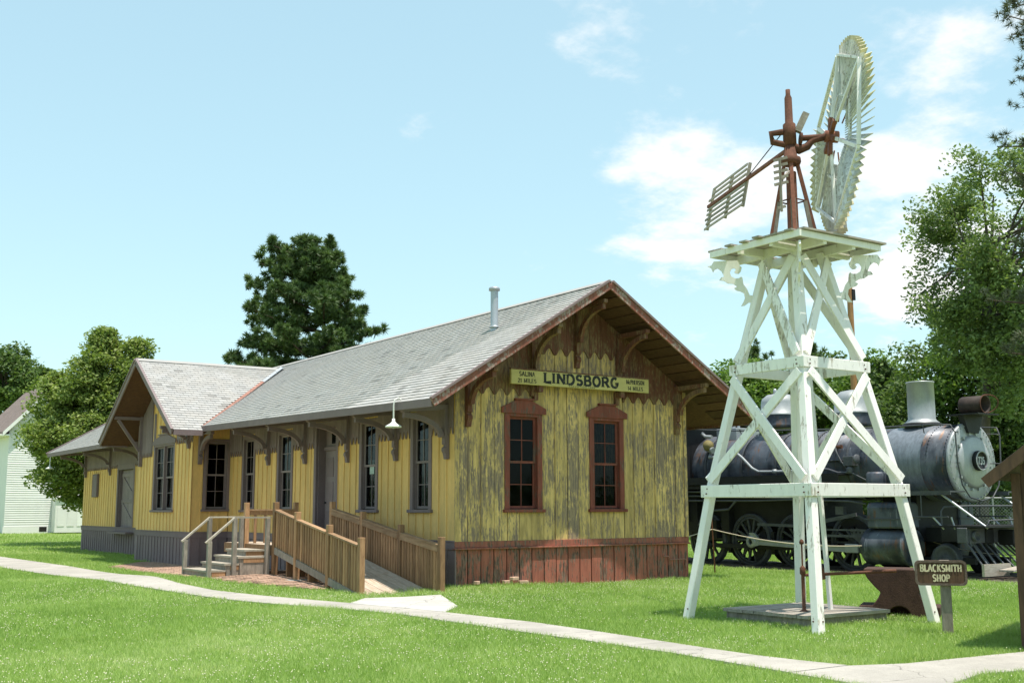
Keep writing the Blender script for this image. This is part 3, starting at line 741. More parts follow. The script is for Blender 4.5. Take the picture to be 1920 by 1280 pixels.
for (a, c, p, q) in ((.10, .45, .15, .75), (.55, .90, .15, .75), (.10, .45, .9, 1.45), (.55, .90, .9, 1.45), (.10, .45, 1.58, 2.05), (.55, .90, 1.58, 2.05)):
    w_ = y1-y0; FL.ubox('panel', y0+a*w_, y0+c*w_, z0+p, z0+q, -.2149, -.203, M['grey_trim'], dr)
b = MB(); b.tube([FL.p(y1-.12, 1.75, -.21), FL.p(y1-.12, 1.75, -.165)], .022, 10); b.build('door_knob', M['dark_iron'], dr)
b = MB(); FL.box(b, y0+.03, y1-.03, 3.121, z1-.03, -.245, -.225); b.build('transom_panel', M['grey_trim'], dr)
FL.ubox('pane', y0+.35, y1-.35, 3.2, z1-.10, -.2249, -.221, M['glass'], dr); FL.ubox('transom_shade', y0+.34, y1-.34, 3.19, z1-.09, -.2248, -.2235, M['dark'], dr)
# freight door with Z brace
b = MB(); y0, y1, z0, z1 = FD
FL.box(b, y0-.16, y0, z0, z1+.2, -.02, .04); FL.box(b, y1, y1+.16, z0, z1+.2, -.02, .04); FL.box(b, y0, y1, z1, z1+.2, -.02, .042)
FL.box(b, y1-.04, y1, z0, z1, -.22, -.021); FL.box(b, y0, y0+.04, z0, z1, -.22, -.021); FL.box(b, y0-.25, y1+.25, z0-.07, z0-.001, -.2, .30)
fd = b.build('freight_door', M['grey_trim'], station, bevel=.004); fd['label'] = 'grey plank freight door with diagonal brace'
n = 8
for i in range(n):
    a = y0+.04+(y1-y0-.08)*i/n; c = y0+.04+(y1-y0-.08)*(i+1)/n
    FL.ubox('plank', a+.003, c-.003, z0+.01, z1-.01, -.16, -.125, M['sash_grey'], fd)
for z in (z0+.12, z0+1.1, z1-.2): FL.ubox('rail', y0+.05, y1-.05, z-.06, z+.06, -.1245, -.098, M['sash_grey'], fd)
b = MB()
for (za, zb) in ((z0+.18, z0+1.04), (z0+1.16, z1-.26)): b.beam(FL.p(y0+.1, za, -.112), FL.p(y1-.1, zb, -.112), .12, .024, (1, 0, 0))
b.build('brace', M['sash_grey'], fd)
b = MB(); FL.box(b, 26.55, 27.25, 2.08, 2.98, .02, .10); FL.box(b, 26.58, 27.22, 2.11, 2.95, .1005, .112)
o = b.build('shutter_panel', M['grey_trim'], station, bevel=.006); o['label'] = 'small grey boarded wall hatch beside the freight door'

# --- bay ------------------------------------------------------------
def btop(u): return bay_z(u)-TH-.03
hb = [(14.16, 15.95, 1.60, 3.50)]
wall_b = backing(FB, 'bay_wall', BY0, BY1, .05, btop, hb, M['dark'], 'yellow board wall of the bay under the cross gable', breaks=(BRY,))
clad(FB, wall_b, BY0, BY1, ZB, btop, .30, [(a-.02, c+.02, p-.02, q+.02) for a, c, p, q in hb], M['yellow'], breaks=(BRY,), batten=M['yellow'])
window(FB, 14.16, 15.95, 1.60, 3.50, .12, M['grey_trim'], M['sash_grey'], 2, 4, 'ped', 'paired grey framed window on the front of the bay', mull=15.055, curtain=[(.05, .32), (.72, .95)])
frieze(FB, wall_b, 16.25, BY1, 3.22, btop, .17, M['grey_trim'], d=.034, tip=.16)
frieze(FB, wall_b, BY0, 13.86, 3.50, btop, .17, M['grey_trim'], d=.034, tip=.16)
hs = [(-.70, -.09, 1.62, 3.52)]
def stop(u): return 3.80-TH-.02+.6*(BY0-BE0)
wall_s = backing(FS, 'bay_side_wall', BX, -.001, .05, stop, hs, M['dark'], 'yellow side wall of the bay facing the gable end')
clad(FS, wall_s, BX-.01, -.03, ZB, stop, .30, [(a-.02, c+.02, p-.02, q+.02) for a, c, p, q in hs], M['yellow'], batten=M['yellow'])
window(FS, -.70, -.09, 1.62, 3.52, .10, M['grey_trim'], M['sash_grey'], 2, 4, 'flat', 'dark grey framed window on the side of the bay')
b = MB(); b.box(BX, 0, BY1-.05, BY1, 0, stop(0)); o = b.build('bay_back_wall', M['yellow'], station)
skirt(FB, BY0-.03, BY1+.03, 0); skirt(FS, BX-.03, -.035, 0)
b = MB(); FB.box(b, BY0-.03, BY0+.06, ZB, 3.5, .033, .046); o = b.build('corner_board', M['yellow'], wall_b)
# remaining closing walls: right side, back end, floor, so that the inside is dark
b = MB(); b.box(GW-.09, GW-.001, .1, LEN, 0, 3.95); b.build('track_side_wall', M['yellow_worn'], station)
b = MB(); b.prism([(0, LEN, 0), (GW, LEN, 0), (GW, LEN, 4.2), (RX, LEN, RZ-.25), (0, LEN, 4.2)], (0, -.08, 0)); b.build('end_wall', M['yellow'], station)
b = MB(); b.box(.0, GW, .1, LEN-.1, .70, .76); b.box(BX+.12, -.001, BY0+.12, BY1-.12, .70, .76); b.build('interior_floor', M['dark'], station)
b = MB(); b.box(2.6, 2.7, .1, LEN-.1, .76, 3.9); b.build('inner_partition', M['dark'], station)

# --- roof -----------------------------------------------------------
def quad(b, a, c, d, e, mi=0): b.add([a, c, d, e], [(0, 1, 2, 3)], mi)
def deck(name, P, mi_top, label):
    """thick sheet; P: 4 corners of the top"""
    b = MB(); b.prism(P, (0, 0, -TH+.03)); o = b.build(name, M['soffit'], station); o['label'] = label; return o
b = MB(); low = Vector((0, 0, -TH+.03))
def sheet(b, top):
    n = len(top); top = [Vector(q) for q in top]
    b.add(top+[q+low for q in top], [tuple(range(n)), tuple(range(2*n-1, n-1, -1))]+[(i, i+n, (i+1) % n+n, (i+1) % n) for i in range(n)])
# left slope as strips in y (slightly twisted), right slope flat
yc = [YF, 2, 5, 8, BE0, 15, BE1, 24, YB]
for y0, y1 in zip(yc, yc[1:]):
    xe_ = XE if not (BE0 <= y0 < BE1) else BX+.2
    sheet(b, [(xe_, y0, roof_l(xe_, y0)-.03), (RX, y0, RZ-.03), (RX, y1, RZ-.03), (xe_, y1, roof_l(xe_, y1)-.03)])
sheet(b, [(RX, YF, RZ-.03), (XR, YF, 3.68-.03), (XR, YB, 3.68-.03), (RX, YB, RZ-.03)])
roof = b.build('roof', M['soffit'], station); roof['label'] = 'long main gable roof of pale grey shingles'
XI = XE+(BRZ-3.92)/(RZ-3.92)*(RX-XE)
b = MB()
for ye, sg in ((BE0, 1), (BE1, -1)):
    sheet(b, [(BXF, ye, 3.80-.03), (BXF, BRY, BRZ-.03), (XI, BRY, BRZ-.035), (XE, ye, 3.80-.03)][::sg])
bay_roof = b.build('bay_roof', M['soffit'], station); bay_roof['label'] = 'cross gable roof over the bay with scaly grey shingles'
for o in (roof, bay_roof):
    bm = bmesh.new(); bm.from_mesh(o.data); bmesh.ops.recalc_face_normals(bm, faces=bm.faces); bm.to_mesh(o.data); bm.free()
# shingles
def shingle_geo(Pf, u0, u1, v0, v1, tw=.26, ex=.14, keep=None):
    """Pf(u,v)-> point on the deck; list of (corner points)"""
    out = []; v = v0-.02; r = 0
    while v < v1-.02:
        u = u0-tw*(.5 if r % 2 else 0)+rnd.uniform(-.02, .02)
        while u < u1:
            a = max(u, u0)+.004; c = min(u+tw, u1)-.004; e = min(v+ex*1.15, v1)
            if c-a > .03:
                m = Pf((a+c)/2, v+ex/2)
                if keep is None or keep(m): out.append((a, c, v, e))
            u += tw
        v += ex; r += 1
    return out
def lay(parent, Pf, N, items, n_parts, name='shingle'):
    N = Vector(N).normalized(); geo = []
    for a, c, v, e in items:
        j = rnd.uniform(0, .003)
        q = [Pf(a, v)+N*(.020+j), Pf(c, v)+N*(.020+j), Pf(c, e)+N*.003, Pf(a, e)+N*.003, Pf(a, v)-N*.004, Pf(c, v)-N*.004]
        geo.append(q)
    geo.sort(key=lambda q: (q[0]-CAM).length)
    Fc = [(0, 1, 2, 3), (4, 5, 1, 0), (4, 0, 3, 3), (5, 2, 1, 1)]
    for q in geo[:n_parts]:
        me = bpy.data.meshes.new(name); o = q[0]; me.from_pydata([p-o for p in q], [], [(0, 1, 2, 3), (4, 5, 1, 0), (4, 0, 3), (5, 2, 1)])
        me.materials.append(M['shingle']); at = me.attributes.new('rnd', 'FLOAT', 'FACE'); rv = rnd.random(); at.data.foreach_set('value', [rv]*4)
        place(bpy.data.objects.new(name, me), parent, Matrix.Translation(o))
    V = []; F = []; A = []
    for q in geo[n_parts:]:
        k = len(V); V += [tuple(p) for p in q]; rv = rnd.random()
        F += [(k, k+1, k+2), (k, k+2, k+3), (k+4, k+5, k+1), (k+4, k+1, k), (k+4, k, k+3), (k+5, k+2, k+1)]; A += [rv]*6
    if V: tag(fast_mesh('shingles', np.array(V), np.array(F), M['shingle'], A, parent=parent), kind='stuff')
sl_len = math.hypot(RX-XE, RZ-3.75)
def P_left(u, v):
    t = v/sl_len; x = XE+(RX-XE)*t; return Vector((x, u, roof_l(x, u)-.03+.001))
def P_right(u, v):
    t = v/sl_len; x = XR-(XR-RX)*t; return Vector((x, u, 3.68+(RZ-3.68)*t-.029))
def keep_main(m): return not (BE0 < m.y < BE1 and bay_z(m.y) > m.z+.02)
lay(roof, P_left, (-.6, 0, 1), shingle_geo(P_left, YF-.02, YB, 0, sl_len, keep=keep_main), 300)
lay(roof, P_right, (.6, 0, 1), shingle_geo(P_right, YF-.02, YB, 0, sl_len, tw=.5), 0)
bl = math.hypot(BRY-BE0, BRZ-3.80)
def P_b0(u, v): t = v/bl; return Vector((u, BE0+(BRY-BE0)*t, 3.80+(BRZ-3.80)*t-.029))
def P_b1(u, v): t = v/bl; return Vector((u, BE1-(BE1-BRY)*t, 3.80+(BRZ-3.80)*t-.029))
def keep_bay(m): return m.x < XE+.05 or m.z > roof_l(m.x, m.y)-.04
lay(bay_roof, P_b0, (0, -.64, 1), shingle_geo(P_b0, BXF-.02, XI, 0, bl, tw=.25, keep=keep_bay), 300)
lay(bay_roof, P_b1, (0, .64, 1), shingle_geo(P_b1, BXF-.02, XI, 0, bl, tw=.5, keep=keep_bay), 0)
# ridge caps, valley flashing
b = MB(); b.prism([(RX-.13, YF-.02, RZ-.065), (RX, YF-.02, RZ+.02), (RX+.13, YF-.02, RZ-.065), (RX, YF-.02, RZ-.02)], (0, YB-YF, 0)); b.build('ridge_cap', M['shingle'], roof)
b = MB(); b.prism([(BXF-.02, BRY-.13, BRZ-.07), (BXF-.02, BRY, BRZ+.02), (BXF-.02, BRY+.13, BRZ-.07), (BXF-.02, BRY, BRZ-.02)], (XI-BXF, 0, 0)); b.build('ridge_cap', M['shingle'], bay_roof)
va = Vector((XE+.02, BE0-.03, 3.86)); vb = Vector((XI, BRY, BRZ+.04)); nv = 11
b = MB()
for i in range(nv):
    p = va.lerp(vb, i/nv); q = va.lerp(vb, (i+.96)/nv); s1 = Vector((.11, -.0, .075)); s2 = Vector((0, .11, .075))
    k = [p+Vector((.02, -.10, .035)), q+Vector((.02, -.10, .035)), q+Vector((0, 0, .012)), p+Vector((0, 0, .012)), p+Vector((-.05, .06, .05)), q+Vector((-.05, .06, .05))]
    b.add(k, [(0, 1, 2, 3), (3, 2, 5, 4)], 0 if i < 8 else 1)
b.build('valley_flashing', [M['copper'], M['galv']], roof)
# fascia, rakes, drip edges
def strip(name, p0, p1, w, h, mat, parent, up=(0, 0, 1)): return ubeam(name, p0, p1, w, h, mat, parent, up)
pts = [YF+.03, 2, 5, 8, BE0+.0]
for y0, y1 in zip(pts, pts[1:]): strip('fascia', (XE-.018, y0, eave_z(y0)-.105), (XE-.018, y1, eave_z(y1)-.105), .036, .155, M['grey_trim'], roof)
strip('fascia', (XE-.018, BE1, 3.92-.105), (XE-.018, YB, 3.92-.105), .036, .155, M['grey_trim'], roof)
strip('fascia', (XR+.018, YF, 3.575), (XR+.018, YB, 3.575), .036, .155, M['red_dark'], roof)
strip('fascia', (BXF+.03, BE0-.018, 3.80-.105), (XE-.02, BE0-.018, 3.80-.105), .036, .15, M['grey_trim'], bay_roof)
strip('fascia', (BXF+.03, BE1+.018, 3.80-.105), (XE-.02, BE1+.018, 3.80-.105), .036, .15, M['grey_trim'], bay_roof)
for xe, sg in ((XE-.03, 1), (XR+.03, -1)):
    for yy, out in ((YF, -1), (YB, 1)):
        e0 = Vector((xe, yy+out*.02, (3.68 if out < 0 or sg < 0 else 3.92)-.115)); r0 = Vector((RX+sg*.002, yy+out*.02, RZ-.10))
        d = (r0-e0).normalized(); up = Vector((-d.z*sg, 0, d.x*sg)) if True else None
        up = Vector((0, 1, 0)).cross(d); up = up if up.z > 0 else -up
        o = strip('rake_board', e0, r0, .04, .15, M['rake'] if out < 0 else M['grey_trim'], roof, up)
        off = up*.098+Vector((0, out*.012, 0))
        strip('drip_edge', e0+off, r0+off, .075, .045, M['grey_trim'], roof, up)
for ye, sg in ((BE0-.03, 1), (BE1+.03, -1)):
    e0 = Vector((BXF-.02, ye, 3.80-.115)); r0 = Vector((BXF-.02, BRY+sg*.002, BRZ-.10)); d = (r0-e0).normalized(); up = Vector((1, 0, 0)).cross(d); up = up if up.z > 0 else -up
    strip('rake_board', e0, r0, .04, .15, M['grey_trim'], bay_roof, up); strip('drip_edge', e0+up*.098+Vector((-.012, 0, 0)), r0+up*.098+Vector((-.012, 0, 0)), .075, .04, M['sash_grey'], bay_roof, up)
# soffit planks under the gable overhang (run along the slope, lines parallel to the ridge)
for sg in (1, -1):
    n = 17
    for i in range(n):
        t0, t1 = i/n+.004, (i+1)/n-.004
        xa = (XE if sg > 0 else XR); za = 3.68
        def q(t): return Vector((xa+(RX-xa)*t, 0, za+(RZ-za)*t-.03-TH+.028))
        m = (q(t0)+q(t1))/2; d = (q(t1)-q(t0)).normalized(); up = Vector((0, 1, 0)).cross(d); up = up if up.z > 0 else -up
        ubeam('soffit_board', Vector((m.x, YF+.02, m.z))-up*.012, Vector((m.x, .0, m.z))-up*.012, (q(t1)-q(t0)).length, .02, M['soffit'], roof, up)
# brackets: leg on the wall, arm, curved brace
def bracket(fr, u, ztop, reach, drop, mat, lift=0.):
    b = MB(); w = .055
    def pp(d, z, k): return fr.p(u+k, z, d)
    def pr_(pts): b.prism([pp(d, z, -w) for d, z in pts], fr.p(2*w, 0, 0)-fr.p(0, 0, 0))
    zb = ztop-drop; d0 = .02
    pr_([(d0, ztop), (d0+.11, ztop), (d0+.11, zb+.30), (d0+.075, zb+.285), (d0+.075, zb+.26), (d0+.12, zb+.22), (d0+.125, zb+.17), (d0+.09, zb+.11), (d0+.07, zb), (d0, zb)])
    pr_([(d0+.111, ztop), (reach, ztop+lift), (reach, ztop+lift-.07), (reach-.05, ztop+lift-.095), (d0+.111, ztop-.095)])
    arc = []; n = 9; x0, z0 = d0+.112, ztop-drop*.60; x1, z1 = reach-.06, ztop+lift-.096
    cx = x0+.10
    for k in range(n+1):
        t = k/n; a = math.pi/2*t
        arc.append((x0+(x1-x0)*(1-math.cos(a)), z0+(z1-z0)*math.sin(a)))
    th = .105
    inner = []
    for k, (x, z) in enumerate(arc):
        t = k/n; a = math.pi/2*t; inner.append((min(x+th*math.cos(a)+.0, x1+.05), z-th*math.sin(a)*1.0))
    w2 = w*.8
    for k in range(n):
        b.prism([pp(*arc[k], -w2), pp(*arc[k+1], -w2), pp(*inner[k+1], -w2), pp(*inner[k], -w2)], fr.p(2*w2, 0, 0)-fr.p(0, 0, 0))
    o = b.build('bracket', mat, station)
    bm = bmesh.new(); bm.from_mesh(o.data); bmesh.ops.recalc_face_normals(bm, faces=bm.faces); bm.to_mesh(o.data); bm.free()
    return o
for y in (.25, 2.38, 4.72, 7.14, 9.5): bracket(FL, y, eave_z(y)-.02, 1.12, 1.10, M['grey_trim'], lift=-.10)
for y in (18.3, 20.9, 24.9, 28.5): bracket(FL, y, 3.90, 1.12, 1.02, M['grey_trim'], lift=-.10)
for x in (.27, 1.88, 3.08, 4.25, 5.97):
    zt = RZ-(RZ-3.68)*abs(x-RX)/(RX-XE)-.24-(.12 if abs(x-RX) < .3 else 0)
    bracket(FG, x, zt, 1.08, {.27: 1.12, 1.88: 1.42, 3.08: 1.42, 4.25: 1.42, 5.97: 1.10}[x] if x != 3.08 else 1.38, M['red_dark'])
bracket(FB, 12.75, 3.95, .90, .62, M['grey_trim'], lift=0); bracket(FS, -.92, 3.82, 1.0, .95, M['grey_trim'], lift=-.05)
b = MB(); u = 17.35                                                # straight strut bracket on the bay gable
b.beam(FB.p(u, 4.55, .07), FB.p(u, 2.95, .07), .10, .10, (0, 1, 0)); b.beam(FB.p(u, 4.48, .02), FB.p(u, 4.48, .93), .09, .10); b.beam(FB.p(u, 3.45, .12), FB.p(u, 4.42, .82), .08, .09)
b.build('bracket', M['grey_trim'], station)
FB.ubox('frieze_board', 15.95, BY1-.02, 3.40, 4.55, .012, .030, M['grey_trim'], wall_b)
# vent pipe through the roof
vx, vy = 1.747, 1.2; vz = roof_l(vx, vy)
b = MB(); b.lathe([(.0, 0), (.105, 0), (.085, .05), (.085, 1.02)], (vx, vy, vz-.12), (0, 0, 1), 20); b.lathe([(.0, 0), (.112, 0), (.112, .03), (.088, .045)], (vx, vy, vz+.02), (0, 0, 1), 20)
vp = b.build('vent_pipe', M['galv'], station); vp['label'] = 'galvanised vent pipe with a flat cap through the roof slope'
b = MB(); b.lathe([(0, 0), (.125, 0), (.125, .055), (.10, .08), (0, .09)], (vx, vy, vz+.86), (0, 0, 1), 20); b.build('cap', M['galv'], vp)
# copper pipe on the gable skirting
b = MB(); b.tube([(5.50, -.03, .52), (5.62, -.07, .52), (5.66, -.07, .44), (6.12, -.06, .45), (6.16, -.06, .43), (6.16, -.06, .22), (6.14, -.02, .2)], .011, 8); b.tube([(6.16, -.06, .30), (6.16, -.06, .36)], .025, 8)
o = b.build('wall_pipe', M['copper'], station); o['label'] = 'thin copper pipe bent along the red skirting'
# ================================================================== lettering (stroke letters with slab serifs)
def arc(cx, cy, rx, ry, a0, a1, n=9): return [(cx+rx*math.cos(R(a0+(a1-a0)*k/n)), cy+ry*math.sin(R(a0+(a1-a0)*k/n))) for k in range(n+1)]
GL = {
 'A': (.84, [[(.04, 0), (.42, 1)], [(.80, 0), (.42, 1)], [(.2, .36), (.64, .36)]]),
 'B': (.72, [[(.1, 0), (.1, 1)], [(.1, .96)]+arc(.38, .74, .22, .22, 90, -90)+[(.1, .52)], [(.1, .5)]+arc(.40, .27, .25, .235, 90, -90)+[(.1, .035)]]),
 'C': (.76, [arc(.40, .5, .33, .47, 50, 310, 14)]),
 'c': (.60, [arc(.30, .3, .22, .26, 50, 310, 12)]),
 'D': (.78, [[(.1, 0), (.1, 1)], [(.1, .96)]+arc(.36, .5, .34, .46, 90, -90, 12)+[(.1, .04)]]),
 'E': (.66, [[(.1, 0), (.1, 1)], [(.1, .95), (.6, .95)], [(.1, .5), (.5, .5)], [(.1, .05), (.62, .05)]]),
 'G': (.80, [arc(.40, .5, .33, .47, 50, 345, 14)+[(.72, .42), (.46, .42)]]),
 'H': (.80, [[(.12, 0), (.12, 1)], [(.68, 0), (.68, 1)], [(.12, .5), (.68, .5)]]),
 'I': (.34, [[(.17, 0), (.17, 1)]]),
 'K': (.78, [[(.12, 0), (.12, 1)], [(.68, 1), (.16, .44)], [(.30, .58), (.70, 0)]]),
 'L': (.64, [[(.12, 0), (.12, 1)], [(.12, .05), (.6, .05), (.6, .22)]]),
 'M': (.96, [[(.12, 0), (.12, 1)], [(.12, .98), (.48, .15), (.84, .98)], [(.84, 0), (.84, 1)]]),
 'N': (.84, [[(.12, 0), (.12, 1)], [(.12, .98), (.72, .02)], [(.72, 0), (.72, 1)]]),
 'O': (.82, [arc(.41, .5, .33, .47, 90, 450, 18)]),
 'P': (.68, [[(.1, 0), (.1, 1)], [(.1, .96)]+arc(.36, .71, .24, .25, 90, -90)+[(.1, .46)]]),
 'R': (.78, [[(.1, 0), (.1, 1)], [(.1, .96)]+arc(.38, .73, .24, .23, 90, -90)+[(.1, .5)], [(.40, .48), (.70, 0)]]),
 'S': (.68, [arc(.34, .73, .25, .23, 30, 270, 10)[:-1]+arc(.34, .27, .26, .23, 90, -150, 10)]),
 'T': (.74, [[(.37, 0), (.37, .95)], [(.05, .80), (.05, .95), (.69, .95), (.69, .80)]]),
 'V': (.8, [[(.05, 1), (.4, 0)], [(.75, 1), (.4, 0)]]),
 '1': (.4, [[(.2, 0), (.2, 1)], [(.2, .97), (.05, .82)]]),
 '2': (.64, [arc(.32, .72, .25, .24, 170, -40, 9)+[(.06, .05), (.6, .05)]]),
 '3': (.64, [arc(.30, .74, .24, .22, 150, -90, 9)+arc(.30, .27, .27, .24, 90, -150, 9)]),
 '4': (.66, [[(.46, 0), (.46, 1), (.05, .3), (.64, .3)]]),
 '5': (.64, [[(.56, .95), (.14, .95), (.10, .52)]+arc(.30, .32, .27, .28, 120, -150, 10)]),
 '7': (.62, [[(.06, .95), (.58, .95), (.22, 0)]]),
 ' ': (.40, [])}
def text(par, mat, s, c, u, n, h, width=None, wt=.16, serif=True, up=Vector((0, 0, 1)), mi=0):
    """letters centred on c, reading along u, facing n"""
    u = Vector(u).normalized(); n = Vector(n).normalized(); c = Vector(c)
    tot = sum(GL[k][0]+.14 for k in s)-.14; sx = h if width is None else width/tot
    x = -tot*sx/2; lay_ = [0]
    def P(px, py): lay_[0]; return c+u*(x+px*sx)+up*((py-.5)*h)+n*(.0015+.0004*(lay_[0] % 7))
    for k in s:
        w, st = GL[k]; b = MB()
        for pl in st:
            lay_[0] += 1; m = len(pl); L_ = []; R_ = []
            pv = [Vector((q[0]*sx, q[1]*h)) for q in pl]
            closed = (pv[0]-pv[-1]).length < 1e-3*h
            for i in range(m):
                a = pv[i]-pv[i-1] if i else (pv[-1]-pv[-2] if closed else pv[1]-pv[0]); d = pv[i+1]-pv[i] if i < m-1 else (pv[1]-pv[0] if closed else pv[-1]-pv[-2])
                a.normalize(); d.normalize(); t = a+d
                t = t.normalized() if t.length > .2 else a
                nn = Vector((-t.y, t.x)); q = 1/max(.55, nn.dot(Vector((-a.y, a.x))))
                # stems are heavier than hairlines
                tw = wt*h*(.5 if abs(a.y) > .4 or abs(d.y) > .4 else .34)
                L_.append(pv[i]+nn*tw*q); R_.append(pv[i]-nn*tw*q)
            vs = [P(q.x/sx, q.y/h) for q in L_]+[P(q.x/sx, q.y/h) for q in R_]
            b.add(vs, [(i, i+m, i+m+1, i+1) for i in range(m-1)], mi)
            if serif:
                for e, f in ((0, 1), (-1, -2)):
                    if closed: break
                    dy = abs(pl[e][1]-pl[f][1]); dx = abs(pl[e][0]-pl[f][0])
                    if dy > dx and (pl[e][1] < .02 or pl[e][1] > .98):
                        lay_[0] += 1; q = pl[e]; sw = .17; y0, y1 = (q[1], q[1]+.085) if q[1] < .5 else (q[1]-.085, q[1])
                        b.add([P(q[0]-sw, y0), P(q[0]+sw, y0), P(q[0]+sw, y1), P(q[0]-sw, y1)], [(0, 1, 2, 3)], mi)
        if b.v: b.build('letter', mat, par)
        x += (w+.14)*sx

# ------------------------------------------------------------------ depot name sign
sgn = thing('station_sign', (3.02, -.3, 4.149), 'long cream station name board with black lettering on the gable', 'sign')
b = MB(); b.box(1.146, 4.893, -.335, -.275, 4.149, 4.448); bd = b.build('sign_board', M['sign_cream'], sgn, bevel=.004)
b = MB(); b.box(1.135, 4.904, -.345, -.27, 4.449, 4.475); b.build('top_moulding', M['red_dark'], sgn)
for x in (1.95, 4.18):
    b = MB(); b.box(x-.05, x+.05, -.2745, -.02, 4.02, 4.149); b.box(x-.05, x+.05, -.10, -.02, 3.86, 4.02); b.build('hanger', M['red_dark'], sgn)
n_ = (0, -1, 0); u_ = (1, 0, 0); yy = -.3352; LB = M['letter_black']
text(bd, LB, 'LINDSBORG', (2.99, yy, 4.318), u_, n_, .215, 2.03, .30)
text(bd, LB, 'ELEVATION 1333', (2.99, yy, 4.178), u_, n_, .036, .70, .18, serif=False)
text(bd, LB, 'SALINA', (1.545, yy, 4.365), u_, n_, .095, .40, .20); text(bd, LB, '21 MILES', (1.545, yy, 4.225), u_, n_, .085, .47, .20)
text(bd, LB, 'McPHERSON', (4.50, yy, 4.365), u_, n_, .095, .52, .20); text(bd, LB, '14 MILES', (4.50, yy, 4.225), u_, n_, .085, .44, .20)

# ------------------------------------------------------------------ gooseneck eave lamps
def eave_lamp(px, y, label, ztop):
    t = thing('eave_lamp', (px, y, ztop-.62), label, 'lamp', 'white enamel lamps hanging at the eave')
    b = MB(); pts = [(px+.16, y, ztop), (px+.10, y, ztop+.03), (px+.02, y, ztop-.02), (px, y, ztop-.12), (px, y, ztop-.40)]
    b.tube(pts, .016, 8); b.build('gooseneck', M['lamp_white'], t)
    b = MB(); b.lathe([(.0, .17), (.03, .17), (.032, .12), (.06, .085), (.155, .03), (.165, .0), (.15, .005), (.05, .06), (.0, .065)], (px, y, ztop-.56), (0, 0, 1), 24); b.build('lamp_shade', M['lamp_white'], t)
    b = MB(); b.lathe([(0, -.05), (.02, -.045), (.03, -.02), (.02, .03), (0, .05)], (px, y, ztop-.535), (0, 0, 1), 12); b.build('bulb', M['galv'], t)
eave_lamp(XE-.10, .22, 'white enamel gooseneck lamp hanging from the eave near the gable corner', 3.74)
eave_lamp(XE-.02, 29.6, 'white enamel lamp hanging under the far left eave corner', 3.80)

# ------------------------------------------------------------------ loose bricks by the gable skirting
for i, (px, py, a, lb) in enumerate(((881, 1091, .4, 'single broken red brick lying at the foot of the gable, apart from the pile'), (934, 1092, .1, 'red brick lying flat on the left of the small pile'), (944, 1086, .3, 'topmost red brick of the small pile by the skirting'), (962, 1092, -.2, 'red brick lying flat on the right of the small pile'))):
    x = (px-852)/69.5; y = -.16+.05*(i % 2); z = gz(x, y)+(.105 if i == 2 else .03)
    b = MB(); w = .10 if i else .05
    b.box(-w, w, -.05, .05, 0, .065); o = b.build('brick', M['brick'], None, bevel=.006); o.matrix_basis = Matrix.Translation((x, y, z)) @ Matrix.Rotation(a, 4, 'Z'); tag(o, lb, 'brick', 'loose bricks by the gable')

# ------------------------------------------------------------------ wheelchair ramp
def zd(y): return .03+(min(y, 3.79)+.26)*.19
ramp = thing('access_ramp', (-1.45, 2.5, 0), 'brown wooden access ramp with slatted railings rising along the depot wall', 'ramp')
XL_, XRR = -2.2, -.7
lp = [(-.26, 1.07), (1.11, 1.29), (2.65, 1.54), (3.79, 1.745)]; rp = [(-.65, 1.06), (.94, 1.28), (2.62, 1.54), (4.13, 1.76)]
for X_, ps, sx in ((XL_, lp, -1), (XRR, rp, 1)):
    for i, (y, zt) in enumerate(ps):
        b = MB(); r_ = .055; zb = gz(X_, y)-.05
        b.box(X_-r_, X_+r_, y-r_, y+r_, zb, zt); b.build('post', M['ramp'], ramp, bevel=.006)
    for (y0, t0), (y1, t1) in zip(ps, ps[1:]):
        ya, yb = y0+.056, y1-.056
        def zt(y): return t0+(t1-t0)*(y-y0)/(y1-y0)-.165
        ubeam('top_rail', (X_, ya, zt(ya)), (X_, yb, zt(yb)), .13, .036, M['ramp_rail'], ramp)
        ubeam('side_rail', (X_-sx*.04, ya, zt(ya)-.075), (X_-sx*.04, yb, zt(yb)-.075), .034, .10, M['ramp_rail'], ramp)
        zs = lambda y: zd(y)-.07
        ubeam('stringer', (X_+sx*.03, ya, zs(ya)), (X_+sx*.03, yb, zs(yb)), .036, .14, M['grey_wood'], ramp)
        n = int((yb-ya)/.112)
        for k in range(n):
            y = ya+(yb-ya)*(k+.5)/n
            ubox('baluster', X_-.022, X_+.0119, y-.040, y+.040, max(zd(y)-.10, gz(X_, y)+.0), zt(y)-.02, M['ramp'], ramp)
n = 6; w_ = (XRR-XL_-.11)/n
for i in range(n):
    x = XL_+.055+w_*(i+.5)
    ubeam('deck_plank', (x, -.42, zd(-.42)-.02+.02), (x, 3.76, zd(3.76)-.02+.02), w_-.012, .036, M['ramp_deck'], ramp)
for y in (-.1, 1.0, 2.2, 3.3): ubox('joist', XL_+.06, XRR-.06, y-.03, y+.03, gz(-1.4, y)-.05, zd(y)-.03, M['ramp'], ramp)
